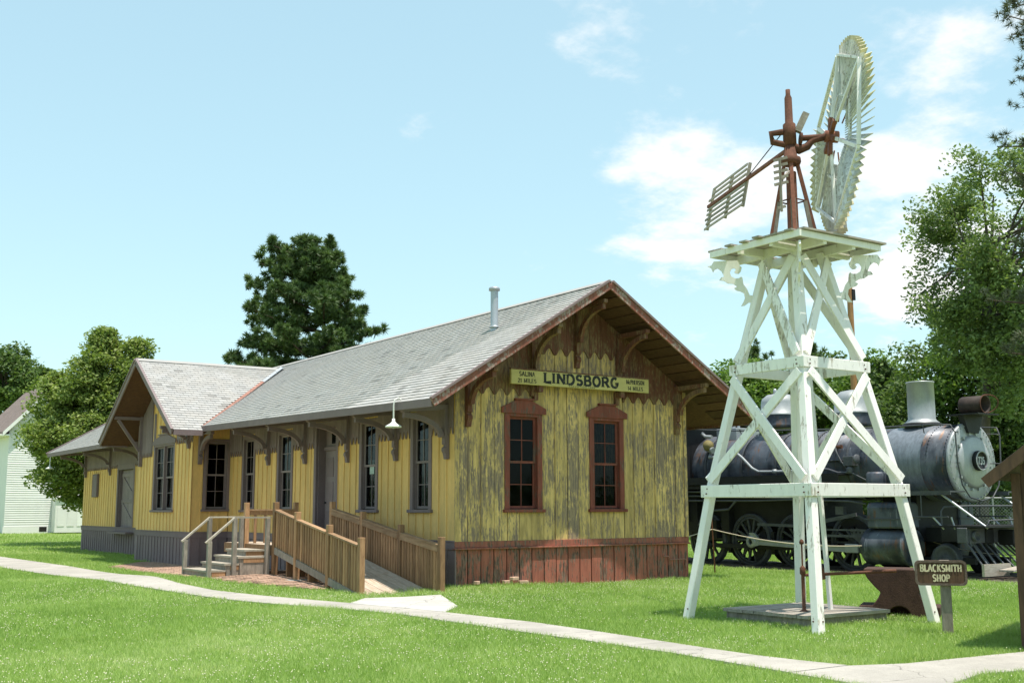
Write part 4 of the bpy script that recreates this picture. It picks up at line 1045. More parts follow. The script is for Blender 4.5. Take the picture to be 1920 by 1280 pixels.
# landing
n = 13; ZLD = .83
for i in range(n):
    a = 3.78+(6.75-3.78)*i/n; c = 3.78+(6.75-3.78)*(i+1)/n
    ubox('deck_plank', -2.2, -.08, a+.005, c-.005, ZLD-.036, ZLD, M['ramp_deck'], ramp)
for (x, y, zt) in ((-2.2, 5.48, 1.745), (-.98, 5.52, 1.755), (-.45, 4.13, 1.76)):
    if x == -.45: continue
    b = MB(); b.box(x-.052, x+.052, y-.052, y+.052, gz(x, y)-.05, zt); b.build('post', M['ramp'], ramp, bevel=.006)
ubeam('top_rail', (-2.147, 5.5, 1.58), (-1.033, 5.5, 1.58), .10, .036, M['ramp_rail'], ramp); ubeam('side_rail', (-2.147, 5.5, 1.51), (-1.033, 5.5, 1.51), .034, .10, M['ramp'], ramp)
for k in range(4): x = -1.98+.24*k; ubox('baluster', x-.03, x+.03, 5.485, 5.515, ZLD, 1.46, M['ramp'], ramp)
ubox('baluster', -2.23, -2.2, 3.84, 3.9, ZLD-.2, 1.6, M['ramp'], ramp)
for (x, y) in ((-2.05, 6.6), (-.3, 6.6), (-1.2, 4.9)): ubox('support_post', x-.045, x+.045, y-.045, y+.045, gz(x, y)-.05, ZLD-.037, M['ramp'], ramp)
ubox('fascia', -2.236, -2.2005, 3.85, 6.74, ZLD-.22, ZLD-.005, M['ramp'], ramp)
b = MB(); z = gz(-2.2, 2.65); b.box(-2.42, -1.98, 2.48, 2.82, z-.05, z+.025); b.build('footing', M['pad'], ramp)

# ------------------------------------------------------------------ stairs
st = thing('wooden_stairs', (-2.9, 4.7, .17), 'weathered grey wooden stairs with pipe-thin handrails up to the landing', 'stairs')
S0, S1 = 3.98, 5.42; zg = .13
steps = [(-3.62, -3.22, .33), (-3.22, -2.93, .46), (-2.93, -2.27, .60)]
zprev = zg
for xa, xb, zt in steps:
    ubox('tread', xa-.03, xb+.0, S0-.02, S1+.02, zt-.038, zt, M['tread'], st)
    ubox('riser', xa, xa+.02, S0+.001, S1-.001, zprev, zt-.0385, M['grey_wood'], st)
    b = MB(); b.box(xa+.021, -2.27 if zt == .60 else xb, S0, S0+.03, zg-.03, zt-.0385); b.build('side_panel', M['grey_wood'], st)
    b = MB(); b.box(xa+.021, xb, S1-.03, S1, zg-.03, zt-.0385); b.build('side_panel', M['grey_wood'], st)
    ubox('side_trim', xa+.1, xb-.005, S0-.012, S0-.0005, zt-.13, zt-.039, M['ramp'], st)
    zprev = zt
ubox('tread', -2.70, -2.24, S0+.3, S1, .692, .73, M['tread'], st); ubox('riser', -2.67, -2.65, S0+.32, S1-.02, .601, .6915, M['grey_wood'], st); ubox('side_panel', -2.649, -2.24, S0+.32, S0+.35, .601, .6915, M['ramp'], st)
for y, dx in ((S0-.045, 0), (S1+.045, 0)):
    for x, zt in ((-3.60, .93), (-3.06, 1.40), (-2.32, 1.40)):
        b = MB(); b.box(x-.045, x+.045, y-.045, y+.045, gz(x, y)-.04 if x < -3.5 else .10, zt); b.build('post', M['grey_wood'], st, bevel=.005)
    b = MB(); b.beam((-3.68, y, .90), (-3.06, y, 1.42), .085, .035); b.build('handrail', M['tread'], st)
    b = MB(); b.beam((-3.062, y, 1.423), (-2.26, y, 1.423), .085, .035); b.build('handrail', M['tread'], st)

# ------------------------------------------------------------------ windmill
WC = Vector((.79, -8.30, 0))
wm = thing('windmill', WC, 'white timber windmill tower with slatted wheel and rusty red head', 'windmill')
lev = [(0., 1.20), (1.84, .93), (3.60, .605), (5.30, .27)]
def hz(z):
    for (z0, h0), (z1, h1) in zip(lev, lev[1:]):
        if z <= z1: return h0+(h1-h0)*(z-z0)/(z1-z0)
    return lev[-1][1]
cor = [(-1, -1), (1, -1), (1, 1), (-1, 1)]
def lp_(k, z, ex=0.): c = cor[k % 4]; h = hz(z)+ex; return WC+Vector((c[0]*h, c[1]*h, z))
for k in range(4):
    zs_ = [gz(WC.x+cor[k][0]*1.2, WC.y+cor[k][1]*1.2)-.06, 1.84, 3.60, 5.32]
    b = MB(); w = .062
    rings = []
    for z in zs_:
        p = lp_(k, z); rings.append([p+Vector((sx*w, sy*w, 0)) for sx, sy in ((-1, -1), (1, -1), (1, 1), (-1, 1))])
    vs = [q for r_ in rings for q in r_]; fs = [(3, 2, 1, 0), tuple(range(len(vs)-4, len(vs)))]
    for i in range(len(rings)-1):
        for j in range(4): fs.append((i*4+j, i*4+(j+1) % 4, (i+1)*4+(j+1) % 4, (i+1)*4+j))
    b.add(vs, fs); b.build('leg', M['white'], wm, bevel=.008)
def girt(z, hgt, th=.045):
    for k in range(4):
        a, c = lp_(k, z), lp_(k+1, z); out = Vector((a+c)/2-WC); out.z = 0; out.normalize(); d = (c-a).normalized()
        o_ = out*(.0625+th/2); e = .0625+(th if k % 2 == 0 else 0)
        b = MB(); b.beam(a+o_-d*e, c+o_+d*e, hgt, th, out); b.build('girt', M['white'], wm, bevel=.005)
girt(1.835, .175); girt(3.60, .155)
for k in range(4):
    for z in (1.80, 1.87, 3.57, 3.63, .16):
        p = lp_(k, z); e_ = .0625+(.046 if z > 1 else .001)
        for ax in (0, 1):
            d = Vector((cor[k][0] if ax == 0 else 0, cor[k][1] if ax else 0, 0)); q = p+d*e_+Vector((-cor[k][0] if ax else 0, 0 if ax else -cor[k][1], 0))*.02
            ubox('bolt', q.x-.009, q.x+.009, q.y-.009, q.y+.009, z-.009, z+.009, M['rust'], wm)
def braces(z0, z1, w=.13, th=.034):
    for k in range(4):
        for f, (ka, kb) in enumerate(((k, k+1), (k+1, k))):
            a, c = lp_(ka, z0), lp_(kb, z1); out = Vector((lp_(k, z0)+lp_(k+1, z0))/2-WC); out.z = 0; out.normalize()
            dd = .0635+th/2+f*(th+.001)+.0
            b = MB(); b.beam(a+out*dd, c+out*dd, w, th, out); b.build('brace', M['white'], wm, bevel=.004)
braces(1.99, 3.48); braces(3.72, 5.20)
# platform
ZP = 5.43
pl = MB(); hh = .875
pl.box(WC.x-hh, WC.x+hh, WC.y-hh, WC.y-hh+.035, ZP-.115, ZP-.026); pl.box(WC.x-hh, WC.x+hh, WC.y+hh-.035, WC.y+hh, ZP-.115, ZP-.026)
pl.box(WC.x-hh, WC.x-hh+.035, WC.y-hh+.0355, WC.y+hh-.0355, ZP-.115, ZP-.026); pl.box(WC.x+hh-.035, WC.x+hh, WC.y-hh+.0355, WC.y+hh-.0355, ZP-.115, ZP-.026)
for q in (-.31, .31):
    pl.box(WC.x+q-.035, WC.x+q+.035, WC.y-hh+.036, WC.y+hh-.036, ZP-.155, ZP-.027)
    pl.box(WC.x-hh+.036, WC.x-.346, WC.y+q-.03, WC.y+q+.03, ZP-.15, ZP-.0275); pl.box(WC.x+.346, WC.x+hh-.036, WC.y+q-.03, WC.y+q+.03, ZP-.15, ZP-.0275)
pf = pl.build('platform', M['white'], wm)
n = 13
for i in range(n):
    a = -.93+1.86*i/n; c = -.93+1.86*(i+1)/n
    if i == 10: continue
    x0 = -.93+rnd.uniform(-.06, .10)+(.10 if i in (8, 11) else 0); x1 = .93+rnd.uniform(-.03, .02)
    tl = rnd.uniform(-.008, .008)
    ubox('deck_board', WC.x+x0, WC.x+x1, WC.y+a+.006, WC.y+c-.006, ZP-.0255+abs(tl), ZP+.0+abs(tl), M['deck_wood'], pf)
# scroll brackets in the four diagonal planes
sc = [(960, 335), (1340, 335), (1380, 400), (1440, 410), (1385, 440), (1355, 515), (1330, 470), (1280, 450), (1220, 500), (1180, 590), (1230, 600), (1260, 645), (1190, 655), (1130, 700), (1050, 710), (980, 755), (1030, 785), (1000, 820), (930, 840), (880, 870), (865, 950), (890, 1010), (930, 1080), (870, 1070), (810, 1025), (760, 1030), (735, 920), (790, 905), (830, 800), (880, 730), (895, 620), (915, 600), (950, 625), (1010, 625), (1070, 590), (1090, 520), (1060, 465), (1020, 455), (990, 480), (1020, 520), (1000, 545), (950, 550), (915, 510), (900, 450), (930, 420)]
def rz_(X_, Y_): return ((1480+X_/8-1489)/134., ZP-.012-(420+Y_/8-452)/134.)
for k in range(4):
    d = Vector((cor[k][0], cor[k][1], 0)).normalized(); t = Vector((-d.y, d.x, 0))
    b = MB(); b.prism([WC+d*r_+Vector((0, 0, z-.085))-t*.014 for r_, z in (rz_(*q) for q in sc)], t*.028)
    b.build('scroll_bracket', M['white'], wm)
# pump rod down the middle
b = MB(); b.beam(WC+Vector((.28, -.16, .16)), WC+Vector((.06, -.03, 5.30)), .055, .055, (1, 0, 0)); b.build('pump_rod', M['white'], wm, bevel=.004)
# head: mast pipe, stub legs, posts, castings
def mz(py): return 7.077+(262-py)/120.6
b = MB(); b.lathe([(.0, 0), (.085, 0), (.075, 1.15), (.0, 1.15)], WC+Vector((0, 0, ZP)), (0, 0, 1), 8, sm=False); b.build('mast', M['rust_red'], wm)
for k in range(4):
    d = Vector((cor[k][0], cor[k][1], 0)).normalized(); b = MB()
    b.beam(WC+d*.36+Vector((0, 0, ZP)), WC+d*.075+Vector((0, 0, 6.80)), .055, .055, d); b.build('mast_stay', M['rust_red'], wm)
    b = MB(); b.beam(WC+d*.30+Vector((0, 0, ZP)), WC+d*.19+Vector((0, 0, 6.12)), .075, .055, d); b.build('mast_post', M['grey_wood'], wm)
b = MB(); ring = [WC+Vector((.20*math.cos(R(45+90*k)), .20*math.sin(R(45+90*k)), 6.13)) for k in range(5)]; b.tube(ring, .012, 6); b.build('stay_ring', M['rust'], wm)
b = MB()
b.lathe([(0, 0), (.14, 0), (.155, .04), (.15, .10), (.10, .13), (.085, .30), (.0, .30)], WC+Vector((0, 0, mz(308))), (0, 0, 1), 16)
b.lathe([(0, 0), (.10, 0), (.095, .33), (.06, .36), (.055, .75), (.035, .80), (.035, .88), (0, .88)], WC+Vector((0, 0, mz(272))), (0, 0, 1), 12)
hd = b.build('head_casting', M['rust'], wm); hd['label'] = 'rusty cast head on top of the mast'
HUB = Vector((1.284, -8.657, 7.13)); NW = Vector((.808, -.584, -.082)).normalized()
E1 = Vector((-.436, -.685, .584)); E1 = (E1-NW*E1.dot(NW)).normalized(); E2 = NW.cross(E1).normalized()
if E2.z < 0: E2 = -E2
b = MB(); m0 = WC+Vector((0, 0, 7.0))
b.tube([m0, m0+NW*.14+Vector((0, 0, -.06)), m0+NW*.26+Vector((0, 0, .0)), m0+NW*.34+Vector((0, 0, .10)), HUB-NW*.06], [.07, .07, .06, .05, .055], 10)
b.tube([m0+NW*.16+Vector((0, 0, .12)), HUB-NW*.02], .045, 10)
b.lathe([(0, 0), (.10, 0), (.10, .03), (0, .03)], m0+NW*.15+Vector((0, 0, .11)), NW, 12)
b.tube([m0-NW*.05, m0-NW*.26+Vector((0, 0, .03)), m0-NW*.28+Vector((0, 0, .16)), m0-NW*.10+Vector((0, 0, .2))], .05, 8)
b.build('axle_bracket', M['rust'], wm)
b = MB(); b.beam(m0+NW*.12+Vector((0, 0, .22)), m0+NW*.26+Vector((0, 0, .52)), .09, .10, NW); b.build('counterweight', M['deck_wood'], wm)
# wheel: six folding sections of pitched wooden slats
b = MB(); b.lathe([(0, -.08), (.09, -.08), (.09, .12), (0, .12)], HUB, NW, 10)
for k in range(6):
    a = R(60*k); d = E1*math.cos(a)+E2*math.sin(a); b.beam(HUB+d*.05, HUB+d*.30, .075, .06, NW)
wheel = b.build('wheel', M['rust_red'], wm); wheel['label'] = 'big slatted wooden wheel with yellow tipped blades and a red hub'
RW = 1.37
vtx = [HUB+NW*.10+(E1*math.cos(R(60*k))+E2*math.sin(R(60*k)))*RW for k in range(6)]
for k in range(6):
    d = (E1*math.cos(R(60*k))+E2*math.sin(R(60*k)))
    b = MB(); b.beam(HUB+d*.24+NW*.02, vtx[k], .05, .04, NW); b.build('arm', M['white'], wheel)
    b = MB(); b.tube([HUB+d*.25+NW*.12, HUB+d*.62+NW*.16], .012, 6); b.build('arm_stay', M['rust_red'], wheel)
    p, q = vtx[k], vtx[(k+1) % 6]; c_ = HUB+NW*.10
    b = MB(); b.beam(p.lerp(q, .02), p.lerp(q, .98), .035, .055, NW); b.build('outer_rim', M['white'], wheel)
    pi, qi = c_+(p-c_)*.52, c_+(q-c_)*.52
    b = MB(); b.beam(pi.lerp(qi, .04)+NW*.03, pi.lerp(qi, .96)+NW*.03, .03, .045, NW); b.build('inner_rim', M['white'], wheel)
    ns = 13
    for j in range(ns):
        t = (j+.6)/(ns+.2); a_ = pi.lerp(qi, t); o_ = p.lerp(q, t); d_ = (o_-a_).normalized(); lt = (q-p).normalized()
        d_ = (o_-c_).normalized(); s_ = a_-d_*.21; e_ = c_+d_*RW*(1.085); sdir = (lt*math.cos(R(52))+NW*math.sin(R(52))); sdir = (sdir-d_*sdir.dot(d_)).normalized(); th_ = d_.cross(sdir).normalized()
        bb = MB()
        def sec(pt, w): return [pt+sdir*(-w/2)-th_*.005, pt+sdir*(w/2)-th_*.005, pt+sdir*(w/2)+th_*.005, pt+sdir*(-w/2)+th_*.005]
        base = NW*.03
        tl_ = NW*(.02, .13, -.03, .10, .0, .06)[k]; r1, r2, r3 = sec(s_+base, .050), sec(e_-d_*.06+base+tl_*.9, .128), sec(e_+base+tl_, .138)
        vs = r1+r2+r3; fq = [(0, 1, 5, 4), (1, 2, 6, 5), (2, 3, 7, 6), (3, 0, 4, 7)]
        bb.add(vs, fq+[(3, 2, 1, 0)], 0); bb.add(r2+r3, fq+[(4, 5, 6, 7)], 1)
        bb.build('slat', [M['wheel_white'], M['yellow_tip']], wheel)
# tail vane: slatted board on a boom, pointing away
TD = Vector((math.cos(R(66.5)), math.sin(R(66.5)), 0)); T0 = WC+Vector((0, 0, 6.96))
b = MB(); b.beam(T0+TD*.1, T0+TD*3.45, .045, .05); bm_ = b.build('tail_boom', M['rust_red'], wm)
b = MB(); b.tube([WC+Vector((0, 0, 7.33)), T0+TD*1.75], .009, 6); b.build('tail_stay', M['dark_iron'], wm)
up_t = (Vector((0, 0, 1))+RT0*.20).normalized()
tv = MB(); tv.beam(T0+TD*1.72-up_t*.46+RT0*.03, T0+TD*1.72+up_t*.30+RT0*.03, .05, .03, TD)
vane = tv.build('tail_vane', M['deck_wood'], wm); vane['label'] = 'open slatted tail vane of weathered grey wood'
for t in (2.5, 3.36): b = MB(); b.beam(T0+TD*t-up_t*.46+RT0*.03, T0+TD*t+up_t*.32+RT0*.03, .05, .03, TD); b.build('batten', M['deck_wood'], vane)
for k in range(9):
    q = -.43+.09*k; e = 3.42-(.10 if k > 6 else 0)
    ubeam('slat', T0+TD*(1.66+.012*k)+up_t*q, T0+TD*(e+rnd.uniform(-.05, .06))+up_t*q, .018, .040, M['deck_wood'], vane, up_t)
SD = Vector((-.35, .94, 0)).normalized(); Q0 = atd(1464, 352, 16.2)
sv = MB(); sv.beam(Q0+Vector((0, 0, -.35)), Q0+Vector((0, 0, .42)), .03, .03, SD)
sv.beam(WC+Vector((0, 0, 6.62)), Q0+Vector((0, 0, .1)), .03, .03); side = sv.build('side_vane', M['grey_wood'], wm); side['label'] = 'small slatted side vane behind the mast'
for k in range(5): z = .40-.09*k; ubeam('slat', Q0-RT0*.09+Vector((0, 0, z)), Q0+RT0*.11+Vector((0, 0, z+.05)), .02, .04, M['grey_wood'], side)
ubeam('slat', Q0-RT0*.05+Vector((0, 0, -.30)), Q0+RT0*.06+Vector((0, 0, -.27)), .02, .04, M['grey_wood'], side)

# ------------------------------------------------------------------ well deck under the tower
pd = [gpt(*q) for q in ((1394, 1155), (1530, 1178), (1652, 1150), (1510, 1136))]
wdk = thing('well_deck', WC+Vector((0, 0, 0)), 'low square platform of bleached planks between the windmill legs', 'platform')
dx0, dx1, dy0, dy1 = .05, 1.75, -8.95, -7.35
zt_ = .16
for i in range(8):
    a = dy0+(dy1-dy0)*i/8; c = dy0+(dy1-dy0)*(i+1)/8
    ubox('plank', dx0-rnd.uniform(0, .03), dx1+rnd.uniform(0, .03), a+.004, c-.004, zt_-.04, zt_+rnd.uniform(0, .006), M['deck_wood'], wdk)
for p_ in ((dx0+.04, dx1-.04, dy0+.03, dy0+.08), (dx0+.04, dx1-.04, dy1-.08, dy1-.03), (dx0+.04, dx0+.09, dy0+.081, dy1-.081), (dx1-.09, dx1-.04, dy0+.081, dy1-.081)): ubox('beam', *p_, -.03, zt_-.041, M['grey_wood'], wdk)
# hand pump with long pipe lever
pu = onz(1508, 1146, zt_)
pump = thing('hand_pump', pu, 'rusty iron hand pump with a long pipe lever on the well deck', 'pump')
b = MB(); b.lathe([(0, 0), (.06, 0), (.06, .015), (.026, .03), (.024, .5), (.04, .52), (.04, .60), (.024, .62), (0, .64)], pu, (0, 0, 1), 12); b.build('pump_body', M['rust'], pump)
b = MB(); b.tube([pu+Vector((0, 0, .62)), pu+Vector((.0, .0, .95))], .012, 8); b.lathe([(0, -.03), (.03, -.02), (.035, .01), (.02, .04), (0, .05)], pu+Vector((0, 0, .95)), (0, 0, 1), 10); b.build('piston_rod', M['rust'], pump)
hv = RT0.copy()
b = MB(); b.beam(pu+hv*.17+Vector((0, 0, .50)), pu+hv*.30+Vector((0, 0, .52)), .10, .15); b.lathe([(0, 0), (.075, 0), (.085, .03), (.04, .1), (0, .1)], pu+hv*.21+Vector((0, 0, .57)), (0, 0, 1), 12); b.build('lever_head', M['rust'], pump, bevel=.01)
b = MB(); b.tube([pu+Vector((0, 0, .50)), pu+hv*.2+Vector((0, 0, .51))], .02, 8); b.tube([pu+hv*.24+Vector((0, 0, .51)), pu+hv*1.28+Vector((0, 0, .555))], .022, 10); b.tube([pu+hv*1.14+Vector((0, 0, .550)), pu+hv*1.31+Vector((0, 0, .556))], .027, 10); b.build('lever', M['rust'], pump)

# ------------------------------------------------------------------ big rusty casting (saddle shaped) behind the right leg
cc = onz(1692, 1152, .02); cc.z = 0
def casting():
    fx = Vector((math.sin(YAW-R(22)), -math.cos(YAW-R(22)), 0)); dv = Vector((-fx.y, fx.x, 0))
    b = MB(); H = .60; D = .62
    side = [(-.585, .0), (-.585, .17), (-.39, .17), (-.31, .28), (-.27, .36), (-.36, .45), (-.45, .56), (-.50, .66), (-.50, .70), (.46, .70), (.46, .66), (.42, .56), (.34, .45), (.26, .36), (.30, .28), (.38, .17), (.54, .17), (.54, .0), (.28, .0)]
    ar = [(-.02+.17*math.cos(R(a)), .17*math.sin(R(a))) for a in range(0, 181, 20)]
    poly = side+[(q[0], max(q[1], .0)) for q in ar]
    b.prism([cc+fx*x+Vector((0, 0, z))-dv*D/2 for x, z in poly], dv*D)
    b.prism([cc+fx*x+Vector((0, 0, z)) for x, z in ((-.22, .0), (.2, .0), (.2, .26), (-.22, .26))], dv*.2)
    o = b.build('iron_casting', M['dark_rust'], None, bevel=.012)
    tag(o, 'big rusty iron casting, flared top and arched base, behind the right windmill leg', 'casting')
    return o
casting()

# ------------------------------------------------------------------ blacksmith shop sign
sp_ = onz(1778, 1187, 0); su = Vector((math.sin(YAW-R(14)), -math.cos(YAW-R(14)), 0)); sn = Vector((su.y, -su.x, 0))
if sn.dot(CAM-sp_) < 0: sn = -sn
bs = thing('shop_sign', sp_, 'brown routed wooden sign reading BLACKSMITH SHOP on a single post', 'sign')
c_ = atd(1767, 1074, (sp_-CAM).dot(FW)); zc_ = c_.z; c_ = Vector((c_.x, c_.y, zc_))
b = MB(); b.beam(sp_+Vector((0, 0, -.06)), Vector((sp_.x, sp_.y, zc_+.16)), .125, .085, sn); b.build('post', M['grey_wood'], bs, bevel=.006)
bc = Vector((sp_.x, sp_.y, zc_))-su*.055+sn*.075
def rr(w, h, r, n=5):
    P_ = []
    for cx, cz, a0 in ((w-r, h-r, 0), (-w+r, h-r, 90), (-w+r, -h+r, 180), (w-r, -h+r, 270)):
        P_ += [(cx+r*math.cos(R(a0+90*k/n)), cz+r*math.sin(R(a0+90*k/n))) for k in range(n+1)]
    return P_
SW, SH = .315, .158
b = MB(); b.prism([bc+su*x+Vector((0, 0, z)) for x, z in rr(SW, SH, .06)], -sn*.05); b.build('sign_board', M['brown_wood'], bs)
b = MB(); o1 = rr(SW, SH, .06); i1 = rr(SW-.028, SH-.028, .045); m_ = len(o1)
vs = [bc+su*x+Vector((0, 0, z))+sn*.008 for x, z in o1]+[bc+su*x+Vector((0, 0, z))+sn*.008 for x, z in i1]+[bc+su*x+Vector((0, 0, z)) for x, z in o1]+[bc+su*x+Vector((0, 0, z))+sn*.0005 for x, z in i1]
fs = []
for i in range(m_): j = (i+1) % m_; fs += [(i, j, m_+j, m_+i), (2*m_+i, 2*m_+j, j, i), (m_+i, m_+j, 3*m_+j, 3*m_+i)]
b.add(vs, fs); b.build('border', M['sign_edge'], bs)
text(bs, M['letter_cream'], 'BLACKSMITH', bc+Vector((0, 0, .062))+sn*.002, su, sn, .088, .50, .20); text(bs, M['letter_cream'], 'SHOP', bc+Vector((0, 0, -.062))+sn*.002, su, sn, .088, .205, .20)

# ------------------------------------------------------------------ blacksmith shed at the right edge
sc0 = onz(1916, 1218, 0); hr = Vector((sc0.x-CAM.x, sc0.y-CAM.y, 0)).normalized(); hu = Vector((hr.y, -hr.x, 0)); hu = (hu*math.cos(R(12))-hr*math.sin(R(12))).normalized(); hvv = Vector((-hu.y, hu.x, 0))
shed = thing('blacksmith_shed', sc0+hu*1.4+hvv*1.2, 'dark brown wooden shed corner and eave at the right edge', 'shed')
def hp(a, d_, z): return sc0+hu*a+hvv*d_+Vector((0, 0, z))
b = MB(); b.beam(hp(.05, .05, -.05), hp(.05, .05, 1.98), .10, .10, hu); b.build('corner_post', M['brown_wood'], shed, bevel=.006)
for i in range(14):
    a = .10+.2*i; zt = 2.0+.72*min(a, 2.9-a)
    b = MB(); b.prism([hp(a+.004, .04, -.05), hp(a+.196, .04, -.05), hp(a+.196, .04, 2.0+.72*min(a+.196, 2.704-a)), hp(a+.004, .04, 2.0+.72*min(a+.004, 2.896-a))], hvv*.03); b.build('wall_board', M['brown_wood'], shed)
for i in range(12):
    d_ = .11+.2*i; b = MB(); b.prism([hp(.035, d_+.004, -.05), hp(.035, d_+.196, -.05), hp(.035, d_+.196, 1.98), hp(.035, d_+.004, 1.98)], hu*.03); b.build('wall_board', M['brown_wood'], shed)
b = MB(); e0 = hp(-.22, -.25, 1.96); r0 = hp(1.45, -.25, 3.22); e1_ = hp(3.12, -.25, 1.96)
b.prism([e0, r0, e1_, e1_+Vector((0, 0, -.05)), r0+Vector((0, 0, -.06)), e0+Vector((0, 0, -.05))], hvv*3.2); b.build('roof', M['brown_roof'], shed)
b = MB(); b.beam(e0+Vector((0, 0, -.09))-hvv*.02, r0+Vector((0, 0, -.10))-hvv*.02, .03, .13); b.beam(r0+Vector((0, 0, -.10))-hvv*.02, e1_+Vector((0, 0, -.09))-hvv*.02, .03, .13); b.build('rake_board', M['brown_wood'], shed)

# ------------------------------------------------------------------ rope barrier
stk = []
for i, (px, py, ptop, lb) in enumerate(((1341, 1077, 955, 'leaning rusty iron stake beside the left windmill leg'), (1736, 1078, 948, 'upright rusty iron stake right of the windmill'))):
    p = onz(px, py, -.02); dep = (p-CAM).dot(FW); t = atd((1333, 1732)[i], ptop, dep)
    b = MB(); b.tube([p, t], .017, 8); o = b.build('iron_stake', M['rust_red'], None); tag(o, lb, 'stake', 'iron stakes of the rope barrier'); stk.append((p, t))
def sag(p, q, s, n=14): return [p.lerp(q, k/n)+Vector((0, 0, -4*s*(k/n)*(1-k/n))) for k in range(n+1)]
r0 = stk[0][0].lerp(stk[0][1], .70); r1 = stk[1][0].lerp(stk[1][1], .52)
b = MB(); b.tube([Vector((GW+.03, .05, .93)), r0], .010, 6); b.tube(sag(r0, r1, .27), .010, 6); e_ = atd(1915, 1040, 26.); b.tube(sag(r1, e_, .10), .010, 6); sb_ = MB(); sb_.tube([(e_.x, e_.y, -.05), (e_.x, e_.y, e_.z+.12)], .017, 8); tag(sb_.build('iron_stake', M['rust_red'], None), 'rusty iron stake at the far right end of the rope, beside the shed', 'stake', 'iron stakes of the rope barrier')
tag(b.build('barrier_rope', M['rope'], None), 'pale rope slung between the iron stakes in front of the locomotive', 'rope')
# ================================================================== steam locomotive
lo = thing('steam_locomotive', (LX, 0, 0), 'old black and silver steam locomotive standing behind the windmill', 'locomotive')
CZ = 2.65
NS = LX-1  # near side reference
def recalc(o):
    bm = bmesh.new(); bm.from_mesh(o.data); bmesh.ops.recalc_face_normals(bm, faces=bm.faces); bm.to_mesh(o.data); bm.free(); return o
FWD = Vector((0, -1, 0)); dy_brake = (3.68, 2.05, .38)
b = MB(); b.lathe([(.0, 0), (.90, 0), (.905, .02), (.905, 2.5), (.0, 2.5)], (LX, -.95, CZ), FWD, 48)
smk = recalc(b.build('smokebox', M['boiler'], lo)); smk['label'] = 'grey smokebox with pale patched plate'
b = MB(); n_ = 26
for k in range(n_):       # pale patch wrapped on the upper near flank
    pass
b.lathe([(.909, .62), (.909, 1.78)], (LX, -.95, CZ), FWD, 40, a0=R(0), a1=R(360)); 
o = b.build('smokebox_wrap', M['boiler_pale'], smk)
b = MB(); b.lathe([(.0, 0), (1.00, 0), (1.00, .01), (.93, 2.6), (.915, 5.9), (.0, 5.9)], (LX, 4.95, CZ+.04), FWD, 48); recalc(b.build('boiler', M['boiler'], lo))['label'] = 'long boiler of rust streaked dark plates'
for y in (4.4, 3.0, 1.75, .55, -.6):
    r_ = .93+.075*max(0, min(1, (y+.0)/4.5))+.004
    b = MB(); b.lathe([(r_, -.035), (r_+.006, -.03), (r_+.006, .03), (r_, .035)], (LX, y, CZ+.04), FWD, 48); b.build('boiler_band', M['grey_iron'], lo)
# smokebox front: flange ring with bolts, door, number plate
b = MB(); b.lathe([(.905, 0), (.935, .0), (.935, .05), (.90, .07), (.66, .085), (.0, .085)], (LX, -3.45, CZ), FWD, 48); fr_ = recalc(b.build('smokebox_front', M['silver'], lo)); fr_['label'] = 'silver smokebox front plate ringed with bolts'
b = MB(); b.lathe([(.62, .08), (.62, .12), (.55, .155), (.35, .20), (.15, .215), (.0, .215)], (LX, -3.45, CZ), FWD, 40); recalc(b.build('smokebox_door', M['silver'], fr_))
for k in range(40):
    a = 2*math.pi*k/40; p = Vector((LX+.865*math.cos(a), -3.515, CZ+.865*math.sin(a)))
    ubox('bolt', p.x-.017, p.x+.017, p.y-.025, p.y+.02, p.z-.017, p.z+.017, M['silver'], fr_)
for k in range(16):
    a = 2*math.pi*(k+.5)/16; p = Vector((LX+.655*math.cos(a), -3.545, CZ+.655*math.sin(a)))
    ubox('door_clamp', p.x-.028, p.x+.028, p.y-.035, p.y+.02, p.z-.028, p.z+.028, M['silver'], fr_)
b = MB(); b.lathe([(.0, .0), (.235, .0), (.235, .10), (.20, .115), (.195, .085), (.0, .085)], (LX, -3.66, CZ+.02), FWD, 32); npl = recalc(b.build('number_plate', M['dark_iron'], lo)); npl['label'] = 'round number plate reading 735'
b = MB(); b.lathe([(.196, .09), (.232, .105), (.238, .118), (.21, .122), (.196, .10)], (LX, -3.66, CZ+.02), FWD, 32); b.build('plate_rim', M['silver'], npl)
text(npl, M['silver'], '735', (LX, -3.7465, CZ+.02), (1, 0, 0), (0, -1, 0), .17, .26, .22, serif=False)
# stack, domes, bell
b = MB(); b.lathe([(.0, 0), (.43, -.06), (.43, .0), (.36, .05), (.325, .10), (.32, .98), (.335, .985), (.335, 1.02), (.29, 1.02), (.285, .3), (.0, .3)], (LX, -2.2, 3.64), (0, 0, 1), 32); recalc(b.build('smokestack', M['silver'], lo))['label'] = 'plain silver cylindrical smokestack'
b = MB(); b.lathe([(0, 0), (.47, -.03), (.46, .02), (.40, .06)], (LX, -2.2, 3.60), (0, 0, 1), 32); b.build('stack_saddle', M['dark_iron'], lo)
for y, r_, zt, lb in ((-.13, .50, 4.66, 'silver sand dome nearer the smokestack'), (2.42, .52, 4.78, 'silver steam dome nearer the cab')):
    b = MB(); b.lathe([(0, 0), (r_+.04, 0), (r_, .08), (r_-.005, .34)], (LX, y, zt-.98), (0, 0, 1), 32); d_ = recalc(b.build('dome', M['boiler'], lo)); d_['label'] = lb
    b = MB(); b.lathe([(r_+.015, .0), (r_+.02, .03), (r_-.01, .05), (r_-.03, .36), (r_-.06, .47), (r_-.20, .58), (r_-.42, .62), (0, .625)], (LX, y, zt-.64), (0, 0, 1), 32); b.build('dome_cap', M['silver'], d_)
b = MB(); b.lathe([(0, 0), (.05, 0), (.05, .12), (.03, .16), (0, .17)], (LX-.05, 2.5, 4.74), (0, 0, 1), 12); b.build('safety_valve', M['galv'], lo)
